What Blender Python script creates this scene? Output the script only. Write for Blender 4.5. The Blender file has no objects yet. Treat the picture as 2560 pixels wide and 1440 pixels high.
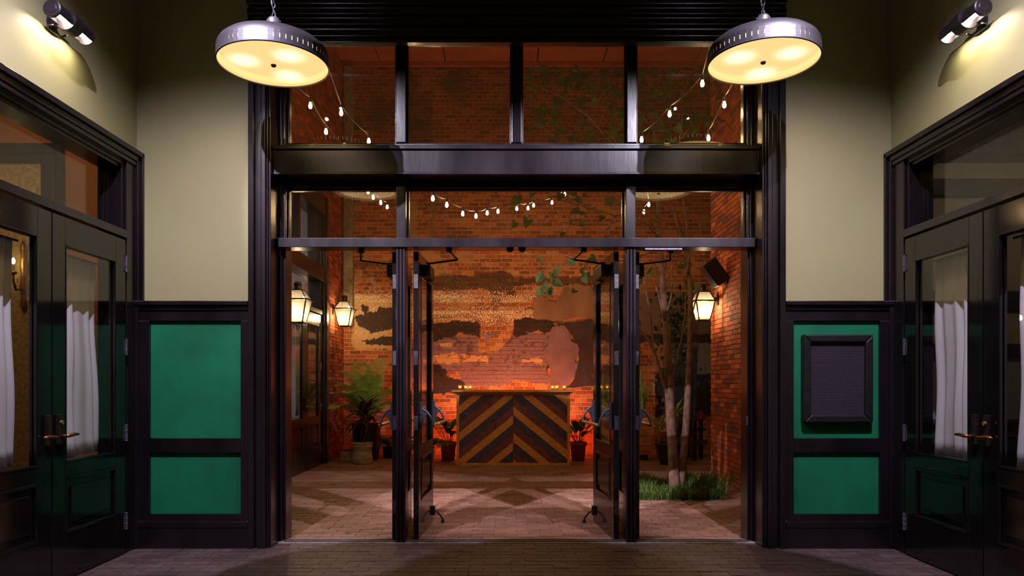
import bpy, bmesh, math, random
import numpy as np
from mathutils import Vector, Matrix
from mathutils.geometry import tessellate_polygon

random.seed(7)
RNG = np.random.default_rng(11)
PI = math.pi
S = bpy.context.scene
C = S.collection

# ------------------------------------------------------------------ camera
F, CX, CY, H = 1800.0, 1262.0, 960.0, 1.33
cam_d = bpy.data.cameras.new('camera')
cam_d.sensor_width = 36.0
cam_d.lens = F / 2560 * 36.0
cam_d.shift_x = (1280 - CX) / 2560
cam_d.shift_y = (CY - 720) / 2560
cam_d.clip_start = 0.05
cam = bpy.data.objects.new('camera', cam_d)
C.objects.link(cam)
cam.location = (0, 0, H)
cam.rotation_euler = (PI / 2, 0, 0)
S.camera = cam

# ------------------------------------------------------------------ world, exposure
w = bpy.data.worlds.new('night_sky')
S.world = w
w.use_nodes = True
w.node_tree.nodes['Background'].inputs[0].default_value = (0.05, 0.06, 0.11, 1)
w.node_tree.nodes['Background'].inputs[1].default_value = 0.15
S.view_settings.view_transform = 'Standard'
S.view_settings.look = 'None'
S.view_settings.exposure = 0.0
S.view_settings.gamma = 1.0
S.view_settings.use_curve_mapping = False
S.cycles.max_bounces = 6
S.cycles.transparent_max_bounces = 16
S.cycles.use_adaptive_sampling = True
S.cycles.adaptive_threshold = 0.025
S.cycles.sample_clamp_indirect = 4.0
S.cycles.caustics_reflective = False
S.cycles.caustics_refractive = False

# light levels (lamps are built further down, their power is tuned here)
L_PENDANT = 40.0      # downward light of a pendant
L_TRACK = 780.0       # cool track flood
L_BEAM = 2300.0       # cool track beam through the doorway
L_SCONCE = 250.0       # emission of a sconce tube
L_LANTERN = 560.0     # emission of a lantern bulb
L_BULB = 260.0        # emission of a string bulb
L_RED = 60.0          # red uplight behind the bar
L_ROOM = 40.0         # rooms behind the glass


def lin(c):
    return tuple(((v / 255) / 12.92 if v / 255 <= 0.04045 else ((v / 255 + 0.055) / 1.055) ** 2.4) for v in c)


def P(x, y, Y):
    return Vector(((x - CX) * Y / F, Y, H + (CY - y) * Y / F))


# ------------------------------------------------------------------ materials
def _new(name):
    m = bpy.data.materials.new(name)
    m.use_nodes = True
    nt = m.node_tree
    return m, nt, nt.nodes['Principled BSDF']


def pm(name, col, rough=0.5, metal=0.0, var=0.15, scale=8.0, bump=0.0, bscale=60.0, stretch=(1, 1, 1), spec=0.5,
       coat=0.0, col2=None, sub=0.0, rvar=0.0):
    """Principled material with noise colour variation and noise relief."""
    m, nt, b = _new(name)
    N, Lk = nt.nodes, nt.links
    tc = N.new('ShaderNodeTexCoord')
    mp = N.new('ShaderNodeMapping')
    mp.inputs['Scale'].default_value = stretch
    Lk.new(tc.outputs['Object'], mp.inputs[0])
    nz = N.new('ShaderNodeTexNoise')
    nz.inputs['Scale'].default_value = scale
    nz.inputs['Detail'].default_value = 5
    Lk.new(mp.outputs[0], nz.inputs['Vector'])
    mix = N.new('ShaderNodeMix')
    mix.data_type = 'RGBA'
    c2 = col2 if col2 else tuple(max(0, v * (1 - 2 * var)) for v in col)
    c1 = col if col2 else tuple(min(1, v * (1 + var)) for v in col)
    mix.inputs[6].default_value = (*c2, 1)
    mix.inputs[7].default_value = (*c1, 1)
    rp = N.new('ShaderNodeMapRange')
    rp.inputs[1].default_value = 0.3
    rp.inputs[2].default_value = 0.7
    Lk.new(nz.outputs[0], rp.inputs[0])
    Lk.new(rp.outputs[0], mix.inputs[0])
    Lk.new(mix.outputs[2], b.inputs['Base Color'])
    b.inputs['Roughness'].default_value = rough
    if rvar:
        rr = N.new('ShaderNodeMapRange')
        rr.inputs[3].default_value = max(0.02, rough - rvar)
        rr.inputs[4].default_value = rough + rvar
        Lk.new(nz.outputs[0], rr.inputs[0])
        Lk.new(rr.outputs[0], b.inputs['Roughness'])
    b.inputs['Metallic'].default_value = metal
    b.inputs['Specular IOR Level'].default_value = spec
    if coat:
        b.inputs['Coat Weight'].default_value = coat
        b.inputs['Coat Roughness'].default_value = 0.05
    if sub:
        b.inputs['Subsurface Weight'].default_value = sub
    if bump:
        n2 = N.new('ShaderNodeTexNoise')
        n2.inputs['Scale'].default_value = bscale
        n2.inputs['Detail'].default_value = 4
        Lk.new(mp.outputs[0], n2.inputs['Vector'])
        bp = N.new('ShaderNodeBump')
        bp.inputs['Strength'].default_value = bump
        bp.inputs['Distance'].default_value = 0.01
        Lk.new(n2.outputs[0], bp.inputs['Height'])
        Lk.new(bp.outputs[0], b.inputs['Normal'])
    return m


def attr_mat(name, rough=0.85, bump=0.5, bscale=45.0, spec=0.3, var=0.35):
    """Albedo from the mesh colour attribute 'Col' (painted, per piece) times fine grain."""
    m, nt, b = _new(name)
    N, Lk = nt.nodes, nt.links
    at = N.new('ShaderNodeAttribute')
    at.attribute_name = 'Col'
    geo = N.new('ShaderNodeNewGeometry')
    nz = N.new('ShaderNodeTexNoise')
    nz.inputs['Scale'].default_value = bscale
    nz.inputs['Detail'].default_value = 5
    Lk.new(geo.outputs['Position'], nz.inputs['Vector'])
    rp = N.new('ShaderNodeMapRange')
    rp.inputs[1].default_value = 0.25
    rp.inputs[2].default_value = 0.75
    rp.inputs[3].default_value = 1 - var
    rp.inputs[4].default_value = 1 + var
    Lk.new(nz.outputs[0], rp.inputs[0])
    mul = N.new('ShaderNodeVectorMath')
    mul.operation = 'SCALE'
    Lk.new(at.outputs['Color'], mul.inputs[0])
    Lk.new(rp.outputs[0], mul.inputs['Scale'])
    # lime flecks clinging to the faces: the alpha of 'Col' says how many
    mpf = N.new('ShaderNodeMapping')
    mpf.inputs['Rotation'].default_value = (0, math.radians(28), 0)
    mpf.inputs['Scale'].default_value = (62, 62, 24)
    Lk.new(geo.outputs['Position'], mpf.inputs[0])
    nf = N.new('ShaderNodeTexNoise')
    nf.inputs['Scale'].default_value = 1.0
    nf.inputs['Detail'].default_value = 3
    Lk.new(mpf.outputs[0], nf.inputs['Vector'])
    fa_ = N.new('ShaderNodeMath')
    fa_.operation = 'MULTIPLY_ADD'
    fa_.inputs[1].default_value = 0.26
    Lk.new(at.outputs['Alpha'], fa_.inputs[0])
    Lk.new(nf.outputs[0], fa_.inputs[2])
    fr_ = N.new('ShaderNodeMapRange')
    fr_.inputs[1].default_value = 0.70
    fr_.inputs[2].default_value = 0.76
    Lk.new(fa_.outputs[0], fr_.inputs[0])
    fg = N.new('ShaderNodeMath')
    fg.operation = 'MULTIPLY'
    fs = N.new('ShaderNodeMapRange')
    fs.inputs[2].default_value = 0.15
    Lk.new(at.outputs['Alpha'], fs.inputs[0])
    Lk.new(fr_.outputs[0], fg.inputs[0])
    Lk.new(fs.outputs[0], fg.inputs[1])
    fm = N.new('ShaderNodeMix')
    fm.data_type = 'RGBA'
    fm.inputs[7].default_value = (*lin((240, 216, 184)), 1)
    Lk.new(fg.outputs[0], fm.inputs[0])
    Lk.new(mul.outputs[0], fm.inputs[6])
    Lk.new(fm.outputs[2], b.inputs['Base Color'])
    b.inputs['Roughness'].default_value = rough
    b.inputs['Specular IOR Level'].default_value = spec
    bp = N.new('ShaderNodeBump')
    bp.inputs['Strength'].default_value = bump
    bp.inputs['Distance'].default_value = 0.006
    Lk.new(nz.outputs[0], bp.inputs['Height'])
    Lk.new(bp.outputs[0], b.inputs['Normal'])
    return m


def emit(name, col, strength):
    m, nt, b = _new(name)
    b.inputs['Base Color'].default_value = (*col, 1)
    b.inputs['Emission Color'].default_value = (*col, 1)
    b.inputs['Emission Strength'].default_value = strength
    return m


def glass_mat(name, tint=(1, 1, 1), refl=0.045, rough=0.0, haze=0.0, hazecol=(0.5, 0.4, 0.3)):
    m, nt, b = _new(name)
    N, Lk = nt.nodes, nt.links
    N.remove(b)
    out = N['Material Output']
    lw = N.new('ShaderNodeLayerWeight')
    lw.inputs[0].default_value = 0.5
    pw = N.new('ShaderNodeMath')
    pw.operation = 'POWER'
    pw.inputs[1].default_value = 4.0
    Lk.new(lw.outputs['Facing'], pw.inputs[0])
    ma = N.new('ShaderNodeMath')
    ma.operation = 'MULTIPLY_ADD'
    ma.inputs[1].default_value = 0.85
    ma.inputs[2].default_value = refl
    Lk.new(pw.outputs[0], ma.inputs[0])
    tr = N.new('ShaderNodeBsdfTransparent')
    tr.inputs[0].default_value = (*tint, 1)
    gl = N.new('ShaderNodeBsdfGlossy')
    gl.inputs['Roughness'].default_value = rough
    base = tr
    if haze:
        df = N.new('ShaderNodeBsdfTranslucent')
        df.inputs[0].default_value = (*hazecol, 1)
        mh = N.new('ShaderNodeMixShader')
        mh.inputs[0].default_value = haze
        Lk.new(tr.outputs[0], mh.inputs[1])
        Lk.new(df.outputs[0], mh.inputs[2])
        base = mh
    mx = N.new('ShaderNodeMixShader')
    Lk.new(ma.outputs[0], mx.inputs[0])
    Lk.new(base.outputs[0], mx.inputs[1])
    Lk.new(gl.outputs[0], mx.inputs[2])
    Lk.new(mx.outputs[0], out.inputs['Surface'])
    return m


def cloth_mat(name, col, transl=0.4):
    m, nt, b = _new(name)
    N, Lk = nt.nodes, nt.links
    b.inputs['Base Color'].default_value = (*col, 1)
    b.inputs['Roughness'].default_value = 0.9
    tl = N.new('ShaderNodeBsdfTranslucent')
    tl.inputs[0].default_value = (*col, 1)
    nz = N.new('ShaderNodeTexNoise')
    nz.inputs['Scale'].default_value = 300
    bp = N.new('ShaderNodeBump')
    bp.inputs['Strength'].default_value = 0.15
    Lk.new(nz.outputs[0], bp.inputs['Height'])
    Lk.new(bp.outputs[0], b.inputs['Normal'])
    mx = N.new('ShaderNodeMixShader')
    mx.inputs[0].default_value = transl
    Lk.new(b.outputs[0], mx.inputs[1])
    Lk.new(tl.outputs[0], mx.inputs[2])
    Lk.new(mx.outputs[0], N['Material Output'].inputs['Surface'])
    return m


def leaf_mat(name, col, col2, rough=0.45):
    m = pm(name, col, rough, col2=col2, scale=14, bump=0.15, bscale=40)
    nt = m.node_tree
    b = nt.nodes['Principled BSDF']
    tl = nt.nodes.new('ShaderNodeBsdfTranslucent')
    tl.inputs[0].default_value = (*[min(1, v * 1.3) for v in col], 1)
    mx = nt.nodes.new('ShaderNodeMixShader')
    mx.inputs[0].default_value = 0.3
    nt.links.new(b.outputs[0], mx.inputs[1])
    nt.links.new(tl.outputs[0], mx.inputs[2])
    nt.links.new(mx.outputs[0], nt.nodes['Material Output'].inputs['Surface'])
    return m


def diffuser_mat(name, spots):
    """Frosted lamp glass: glows, lets part of the bulbs' light straight through."""
    m, nt, b = _new(name)
    N, Lk = nt.nodes, nt.links
    N.remove(b)
    tc = N.new('ShaderNodeTexCoord')
    tot = None
    for (sx, sy) in spots:
        vd = N.new('ShaderNodeVectorMath')
        vd.operation = 'DISTANCE'
        vd.inputs[1].default_value = (sx, sy, 0)
        Lk.new(tc.outputs['Object'], vd.inputs[0])
        mr = N.new('ShaderNodeMapRange')
        mr.interpolation_type = 'SMOOTHERSTEP'
        mr.inputs[1].default_value = 0.0
        mr.inputs[2].default_value = 0.17
        mr.inputs[3].default_value = 1.0
        mr.inputs[4].default_value = 0.0
        Lk.new(vd.outputs['Value'], mr.inputs[0])
        if tot is None:
            tot = mr
        else:
            ad = N.new('ShaderNodeMath')
            ad.operation = 'ADD'
            Lk.new(tot.outputs[0], ad.inputs[0])
            Lk.new(mr.outputs[0], ad.inputs[1])
            tot = ad
    mix = N.new('ShaderNodeMix')
    mix.data_type = 'RGBA'
    mix.inputs[6].default_value = (0.92, 0.62, 0.26, 1)
    mix.inputs[7].default_value = (1.35, 1.15, 0.8, 1)
    Lk.new(tot.outputs[0], mix.inputs[0])
    em = N.new('ShaderNodeEmission')
    em.inputs[1].default_value = 0.92
    Lk.new(mix.outputs[2], em.inputs[0])
    tr = N.new('ShaderNodeBsdfTransparent')
    tr.inputs[0].default_value = (0.3, 0.27, 0.2, 1)
    ads = N.new('ShaderNodeAddShader')
    Lk.new(em.outputs[0], ads.inputs[0])
    Lk.new(tr.outputs[0], ads.inputs[1])
    Lk.new(ads.outputs[0], N['Material Output'].inputs['Surface'])
    return m


M = {}
M['wall'] = pm('olive_beige_wall_paint', lin((160, 156, 112)), 0.55, var=0.03, scale=1.5, bump=0.04, bscale=120)
M['paint'] = pm('aubergine_black_gloss_paint', (0.0105, 0.0075, 0.0098), 0.24, var=0.25, scale=4, bump=0.05, bscale=30, stretch=(1, 1, 0.25), spec=0.55, rvar=0.08)
M['door'] = pm('near_black_door_lacquer', (0.007, 0.0055, 0.0055), 0.12, var=0.2, scale=3, bump=0.015, bscale=25, spec=0.6)
M['green'] = pm('emerald_green_panel_fabric', lin((12, 112, 74)), 0.6, var=0.12, scale=3, bump=0.15, bscale=260, spec=0.35)
M['black'] = pm('black_metal', (0.012, 0.011, 0.012), 0.45, 0.2, var=0.2, scale=20)
M['steel'] = pm('brushed_pewter', (0.062, 0.055, 0.064), 0.45, 0.85, var=0.12, scale=60, stretch=(1, 1, 12), bump=0.03, bscale=200)
M['hinge'] = pm('dull_nickel', (0.11, 0.10, 0.125), 0.42, 0.6, var=0.2, scale=40)
M['plate'] = pm('painted_hinge_plate', (0.045, 0.04, 0.05), 0.45, 0.3, var=0.25, scale=40)
M['bronze'] = pm('worn_bronze', lin((150, 92, 40)), 0.32, 0.85, var=0.2, scale=25)
M['darkbronze'] = pm('dark_bronze', lin((70, 58, 54)), 0.35, 0.7, var=0.2, scale=25)
M['brass'] = pm('aged_brass', lin((176, 128, 70)), 0.4, 0.6, var=0.15, scale=20)
M['glass'] = glass_mat('clear_pane_glass', (0.97, 0.98, 0.97), 0.035)
M['dusty'] = glass_mat('dusty_transom_glass', (0.84, 0.82, 0.8), 0.04, 0.0, 0.02, (0.6, 0.42, 0.28))
M['lampglass'] = glass_mat('seeded_lantern_glass', (0.95, 0.93, 0.88), 0.04, 0.05, 0.06, (1, 0.93, 0.8))
M['votive'] = glass_mat('frosted_votive_glass', (0.9, 0.85, 0.7), 0.04, 0.1, 0.55, (1, 0.85, 0.5))
M['curtain'] = cloth_mat('sheer_white_curtain', (0.88, 0.84, 0.88), 0.18)
M['mortar'] = pm('dark_sanded_mortar', lin((92, 74, 66)), 0.95, var=0.2, scale=30, bump=0.3, bscale=150)
M['floorjoint'] = pm('sandy_floor_joint', lin((96, 80, 74)), 0.95, var=0.2, scale=30, bump=0.3, bscale=150)
M['brickattr'] = attr_mat('painted_and_bare_brick')
M['paver'] = attr_mat('worn_clay_paver', 0.5, 0.35, 30.0, 0.45, 0.3)
M['terra'] = pm('terracotta', lin((176, 84, 56)), 0.7, var=0.15, scale=10, bump=0.1)
M['oak'] = pm('honey_stained_board', lin((214, 146, 70)), 0.42, var=0.16, scale=9, stretch=(1, 1, 6), bump=0.05, bscale=80)
M['maroon'] = pm('maroon_stained_board', lin((122, 66, 66)), 0.45, var=0.25, scale=9, bump=0.06, bscale=80)
M['slate'] = pm('slate_stained_board', lin((76, 66, 84)), 0.45, var=0.25, scale=9, bump=0.06, bscale=80)
M['crate'] = pm('cedar_plank', lin((186, 110, 52)), 0.6, var=0.25, scale=5, stretch=(0.4, 1, 6), bump=0.15, bscale=60)
M['bark'] = pm('smooth_grey_brown_bark', lin((142, 108, 86)), 0.8, var=0.3, scale=22, bump=0.5, bscale=45, stretch=(1, 1, 0.5))
M['twig'] = pm('twig_bark', lin((92, 60, 44)), 0.8, var=0.2, scale=20)
M['leaf'] = leaf_mat('broad_tree_leaf', lin((84, 98, 34)), lin((48, 66, 24)), 0.65)
M['palm'] = leaf_mat('palm_leaflet', lin((164, 186, 84)), lin((96, 130, 52)))
M['cordy'] = leaf_mat('burgundy_leaf', lin((72, 38, 36)), lin((34, 20, 22)), 0.3)
M['fern'] = leaf_mat('fern_leaf', lin((110, 120, 46)), lin((70, 86, 30)))
M['lily'] = leaf_mat('glossy_houseplant_leaf', lin((56, 88, 40)), lin((34, 58, 28)), 0.3)
M['grass'] = leaf_mat('grass_blade', lin((96, 118, 44)), lin((52, 80, 26)))
M['soil'] = pm('potting_soil', lin((44, 32, 26)), 0.95, var=0.3, scale=40, bump=0.6, bscale=90)
M['ceramic'] = pm('weathered_clay_pot', lin((150, 130, 100)), 0.6, var=0.3, scale=6, stretch=(1, 1, 3), bump=0.1)
M['concrete'] = pm('rough_concrete', lin((150, 132, 108)), 0.9, var=0.2, scale=12, bump=0.4)
M['blackpot'] = pm('black_plastic', (0.012, 0.012, 0.014), 0.3, var=0.1)
M['plaster'] = pm('brown_wall_plaster', lin((150, 112, 86)), 0.85, var=0.2, scale=3, bump=0.2, bscale=40, stretch=(1, 1, 0.4))
M['mauve'] = pm('mauve_painted_plaster', lin((140, 104, 114)), 0.75, var=0.12, scale=4, bump=0.15, bscale=40)
M['tar'] = pm('dark_brown_old_paint', lin((66, 42, 40)), 0.6, var=0.2, scale=5, bump=0.2, bscale=50)
M['soffit'] = pm('rust_painted_soffit', lin((176, 96, 62)), 0.7, var=0.1, scale=2)
M['orange'] = pm('burnt_orange_room_wall', lin((176, 108, 42)), 0.7, var=0.05, scale=2)
M['cream'] = pm('warm_cream_room_wall', lin((196, 180, 154)), 0.8, var=0.06, scale=2)
M['greyroom'] = pm('cool_grey_room_wall', lin((176, 174, 180)), 0.8, var=0.05, scale=2)
M['stone'] = pm('worn_stone_sill', lin((150, 134, 122)), 0.7, var=0.25, scale=14, bump=0.25, bscale=70)
M['felt'] = pm('dark_grooved_felt', lin((60, 52, 62)), 0.8, var=0.08, scale=30)
M['red'] = pm('red_enamel', lin((140, 30, 26)), 0.4, var=0.1)
M['white'] = pm('white_ceramic_socket', lin((196, 190, 190)), 0.5, var=0.05)
M['cable'] = pm('dark_rubber_cable', (0.03, 0.02, 0.015), 0.5, var=0.1)
M['e_sconce'] = emit('sconce_tube_glow', (1.0, 0.84, 0.64), L_SCONCE)
M['e_lantern'] = emit('lantern_bulb_glow', (1.0, 0.74, 0.42), L_LANTERN)
M['e_bulb'] = emit('string_bulb_glow', (1.0, 0.66, 0.30), L_BULB)
M['e_candle'] = emit('candle_flame_glow', (1.0, 0.62, 0.2), 30.0)
M['wax'] = pm('candle_wax', lin((240, 220, 160)), 0.5, var=0.03, sub=0.0)


# ------------------------------------------------------------------ mesh builder
class MB:
    def __init__(self):
        self.v, self.f = [], []

    def box(self, x0, x1, y0, y1, z0, z1):
        n = len(self.v)
        self.v += [(x, y, z) for z in (z0, z1) for y in (y0, y1) for x in (x0, x1)]
        self.f += [[n + i for i in q] for q in ((0, 2, 3, 1), (4, 5, 7, 6), (0, 1, 5, 4), (2, 6, 7, 3), (0, 4, 6, 2), (1, 3, 7, 5))]
        return self

    def prism(self, poly, axis, a0, a1):
        n, k = len(self.v), len(poly)
        for a in (a0, a1):
            for (p, q) in poly:
                self.v.append({'x': (a, p, q), 'y': (p, a, q), 'z': (p, q, a)}[axis])
        self.f.append([n + i for i in range(k)][::-1])
        self.f.append([n + k + i for i in range(k)])
        for i in range(k):
            j = (i + 1) % k
            self.f.append([n + i, n + j, n + k + j, n + k + i])
        return self

    def tube(self, pts, r, seg=8, cap=True):
        pts = [Vector(p) for p in pts]
        k = len(pts)
        rs = r if isinstance(r, (list, tuple)) else [r] * k
        n = len(self.v)
        up = None
        for i, p in enumerate(pts):
            d = (pts[min(i + 1, k - 1)] - pts[max(i - 1, 0)]).normalized()
            if up is None:
                up = d.orthogonal().normalized()
            else:
                up = (up - d * up.dot(d))
                up = up.normalized() if up.length > 1e-6 else d.orthogonal().normalized()
            s = d.cross(up)
            for j in range(seg):
                a = 2 * PI * j / seg
                self.v.append(tuple(p + (up * math.cos(a) + s * math.sin(a)) * rs[i]))
        for i in range(k - 1):
            for j in range(seg):
                j2 = (j + 1) % seg
                self.f.append([n + i * seg + j, n + i * seg + j2, n + (i + 1) * seg + j2, n + (i + 1) * seg + j])
        if cap:
            self.f.append([n + j for j in range(seg)][::-1])
            self.f.append([n + (k - 1) * seg + j for j in range(seg)])
        return self

    def lathe(self, prof, seg=24, c=(0, 0, 0), cap=True, axis='z'):
        n, k = len(self.v), len(prof)
        for (r, z) in prof:
            for j in range(seg):
                a = 2 * PI * j / seg
                p = (r * math.cos(a), r * math.sin(a), z)
                if axis == 'y':
                    p = (p[0], p[2], p[1])
                elif axis == 'x':
                    p = (p[2], p[0], p[1])
                self.v.append((c[0] + p[0], c[1] + p[1], c[2] + p[2]))
        for i in range(k - 1):
            for j in range(seg):
                j2 = (j + 1) % seg
                self.f.append([n + i * seg + j, n + i * seg + j2, n + (i + 1) * seg + j2, n + (i + 1) * seg + j])
        if cap:
            self.f.append([n + j for j in range(seg)][::-1])
            self.f.append([n + (k - 1) * seg + j for j in range(seg)])
        return self

    def ball(self, c, r, seg=10, rings=6, sz=1.0):
        return self.lathe([(max(1e-4, r * math.sin(PI * i / rings)), -r * sz * math.cos(PI * i / rings)) for i in range(rings + 1)], seg, c)

    def poly(self, pts):
        n = len(self.v)
        self.v += [tuple(p) for p in pts]
        self.f.append(list(range(n, n + len(pts))))
        return self

    def xf(self, mat, start=0):
        for i in range(start, len(self.v)):
            self.v[i] = tuple(mat @ Vector(self.v[i]))
        return self

    def build(self, name, mat, parent=None, smooth=False, bevel=0.0, fix=True, solid=0.0):
        me = bpy.data.meshes.new(name)
        me.from_pydata(self.v, [], self.f)
        if fix:
            bm = bmesh.new()
            bm.from_mesh(me)
            bmesh.ops.recalc_face_normals(bm, faces=bm.faces)
            bm.to_mesh(me)
            bm.free()
        me.materials.append(mat)
        if smooth:
            for p in me.polygons:
                p.use_smooth = True
        me.update()
        o = bpy.data.objects.new(name, me)
        C.objects.link(o)
        if parent is not None:
            o.parent = parent
        if solid:
            md = o.modifiers.new('thickness', 'SOLIDIFY')
            md.thickness = solid
        if bevel:
            md = o.modifiers.new('edge', 'BEVEL')
            md.width = bevel
            md.segments = 2
            md.limit_method = 'ANGLE'
        return o


def box(*a):
    return MB().box(*a)


def tag(o, label, cat=None, group=None, kind=None):
    o['label'] = label
    if cat:
        o['category'] = cat
    if group:
        o['group'] = group
    if kind:
        o['kind'] = kind
    return o


def thing(name, label, cat, loc=(0, 0, 0), rotz=0.0, group=None, kind=None):
    o = bpy.data.objects.new(name, None)
    o.empty_display_size = 0.1
    C.objects.link(o)
    o.location = loc
    o.rotation_euler = (0, 0, rotz)
    return tag(o, label, cat, group, kind)


def struct(name, mb, mat, label, cat, bevel=0.0):
    return tag(mb.build(name, mat, None, bevel=bevel), label, cat, kind='structure')


def copy_tree(o, parent=None):
    c = o.copy()
    C.objects.link(c)
    c.parent = parent
    for ch in list(o.children):
        copy_tree(ch, c)
    return c


# ------------------------------------------------------------------ vector noise (numpy)
_perm = RNG.random((256, 256))


def vnoise(x, y):
    xi, yi = np.floor(x).astype(int), np.floor(y).astype(int)
    fx, fy = x - xi, y - yi
    fx, fy = fx * fx * (3 - 2 * fx), fy * fy * (3 - 2 * fy)
    g = lambda a, b: _perm[a % 256, b % 256]
    return (g(xi, yi) * (1 - fx) * (1 - fy) + g(xi + 1, yi) * fx * (1 - fy)
            + g(xi, yi + 1) * (1 - fx) * fy + g(xi + 1, yi + 1) * fx * fy)


def fbm(x, y, o=4):
    t, a, s = 0, 0.5, 0
    for i in range(o):
        t = t + a * vnoise(x * 2 ** i + 17.3 * i, y * 2 ** i + 9.1 * i)
        s += a
        a *= 0.5
    return t / s


def inpoly(px, py, poly):
    r = np.zeros(px.shape, bool)
    n = len(poly)
    for i in range(n):
        x1, y1 = poly[i]
        x2, y2 = poly[(i + 1) % n]
        c = ((y1 > py) != (y2 > py)) & (px < (x2 - x1) * (py - y1) / (y2 - y1 + 1e-9) + x1)
        r ^= c
    return r


def sstep(a, b, x):
    t = np.clip((x - a) / (b - a), 0, 1)
    return t * t * (3 - 2 * t)


# ------------------------------------------------------------------ brickwork
def brickwork(parent, o, u, v, n, cells, proud, colfn, mat, nu, nv, pick, name, rest_label=None, jit=0.0015, depth=0.05):
    """cells: (u0,u1,v0,v1).  The 'pick' cells become bricks of their own, the rest one joined part."""
    o, u, v, n = Vector(o), Vector(u), Vector(v), Vector(n)
    R = Matrix((u, v, n)).transposed()
    flip = u.cross(v).dot(n) < 0
    gv, gf = [], []
    gi = [[j * (nu + 1) + i for i in range(nu + 1)] for j in range(nv + 1)]
    gf = [[gi[j][i], gi[j][i + 1], gi[j + 1][i + 1], gi[j + 1][i]] for j in range(nv) for i in range(nu)]
    m = (nu + 1) * (nv + 1)
    rim = gi[0][:-1] + [gi[j][-1] for j in range(nv)] + gi[-1][:0:-1] + [gi[j][0] for j in range(nv, 0, -1)]
    for k in range(len(rim)):
        k2 = (k + 1) % len(rim)
        gf.append([rim[k2], rim[k], m + k, m + k2])
    gf_np = gf if not flip else [f[::-1] for f in gf]
    Rn = np.array(R)
    on = np.array(o)
    N = len(cells)
    ce = np.array(cells)
    gi_u = np.tile(np.linspace(0, 1, nu + 1), nv + 1)
    gi_v = np.repeat(np.linspace(0, 1, nv + 1), nu + 1)
    J = RNG.normal(0, jit, (N, 4))
    pw = proud + RNG.normal(0, jit, N)
    tl = RNG.normal(0, jit, (N, 2))
    U = ce[:, :1] + (ce[:, 1:2] - ce[:, :1]) * gi_u + J[:, :1] * (gi_u == 0) + J[:, 1:2] * (gi_u == 1)
    V = ce[:, 2:3] + (ce[:, 3:4] - ce[:, 2:3]) * gi_v + J[:, 2:3] * (gi_v == 0) + J[:, 3:4] * (gi_v == 1)
    W = pw[:, None] + tl[:, :1] * (gi_u - .5) + tl[:, 1:2] * (gi_v - .5)
    Fr = np.stack([U, V, W], -1)
    Bk = Fr[:, rim].copy()
    Bk[:, :, 2] = -depth
    A = np.concatenate([Fr, Bk], 1)                     # N x nverts x 3
    nvt = A.shape[1]
    col = colfn(A[:, :, 0].ravel(), A[:, :, 1].ravel(), np.repeat(RNG.random(N), nvt))
    if col.shape[1] == 3:
        col = np.column_stack([col, np.zeros(len(col))])
    col = col.reshape(N, nvt, 4).astype(np.float32)
    pset = np.zeros(N, bool)
    pset[list(pick)] = True
    mid = np.stack([(ce[:, 0] + ce[:, 1]) / 2, (ce[:, 2] + ce[:, 3]) / 2, np.zeros(N)], -1)
    for ci in np.flatnonzero(pset):
        me = bpy.data.meshes.new(name)
        me.from_pydata((A[ci] - mid[ci]) @ Rn.T, [], gf_np)
        ca = me.color_attributes.new('Col', 'FLOAT_COLOR', 'POINT')
        ca.data.foreach_set('color', col[ci].ravel())
        me.materials.append(mat)
        ob = bpy.data.objects.new(name, me)
        C.objects.link(ob)
        ob.location = on + Rn @ mid[ci]
        ob.parent = parent
    rest = np.flatnonzero(~pset)
    if len(rest):
        me = bpy.data.meshes.new('remaining_brickwork')
        fa = np.array(gf_np)
        faces = (fa[None] + (np.arange(len(rest)) * nvt)[:, None, None]).reshape(-1, 4)
        me.from_pydata(A[rest].reshape(-1, 3) @ Rn.T + on, [], faces.tolist())
        ca = me.color_attributes.new('Col', 'FLOAT_COLOR', 'POINT')
        ca.data.foreach_set('color', col[rest].ravel())
        me.materials.append(mat)
        ob = bpy.data.objects.new('remaining_brickwork', me)
        C.objects.link(ob)
        ob.parent = parent
        ob['kind'] = 'stuff'


def running(u0, u1, v0, v1, bl, ch, joint, headers=0, skip=None):
    """cells of a running bond; every 'headers'-th course in half bricks"""
    out, k, vv = [], 0, v0
    while vv < v1 - ch * 0.4:
        half = headers and k % headers == headers - 1
        L = bl / 2 if half else bl
        s = u0 - (L / 2 if k % 2 else 0)
        while s < u1:
            a, b = max(s, u0) + joint / 2, min(s + L, u1) - joint / 2
            if b - a > 0.025 and not (skip and skip((a + b) / 2, vv + ch / 2)):
                out.append((a, b, vv + joint / 2, min(vv + ch, v1) - joint / 2))
            s += L
        vv += ch
        k += 1
    return out


def nearest(cells, score, n=300):
    idx = sorted(range(len(cells)), key=lambda i: score(*cells[i]))
    return idx[:n]

# ================================================================== THE VESTIBULE
XL, XR, YW, YG = -3.0, 3.15, 5.87, 6.10      # side walls, partition wall, glazing line
ZC = 5.2

# floor of clay pavers
fl = struct('floor', box(XL - .2, XR + .2, -1.2, 6.0, -0.12, -0.004), M['floorjoint'], 'floor of dusky clay pavers laid in rows inside the vestibule', 'floor')
cells = running(XL, XR, -1.2, 6.0, 0.2032, 0.1016, 0.007)


def paver_in(u, v, r):
    t = fbm(u * 3, v * 3)[:, None]
    r = r[:, None]
    a = np.array(lin((70, 57, 58))) * (0.75 + 0.5 * r)
    b = np.array(lin((92, 73, 70))) * (0.8 + 0.4 * r)
    d = fbm(u * 18 + 5, v * 18)[:, None]
    c = a * (1 - t) + b * t
    return c * (1 - .35 * sstep(.5, .8, d)) + sstep(.62, .8, d) * .04


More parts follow.
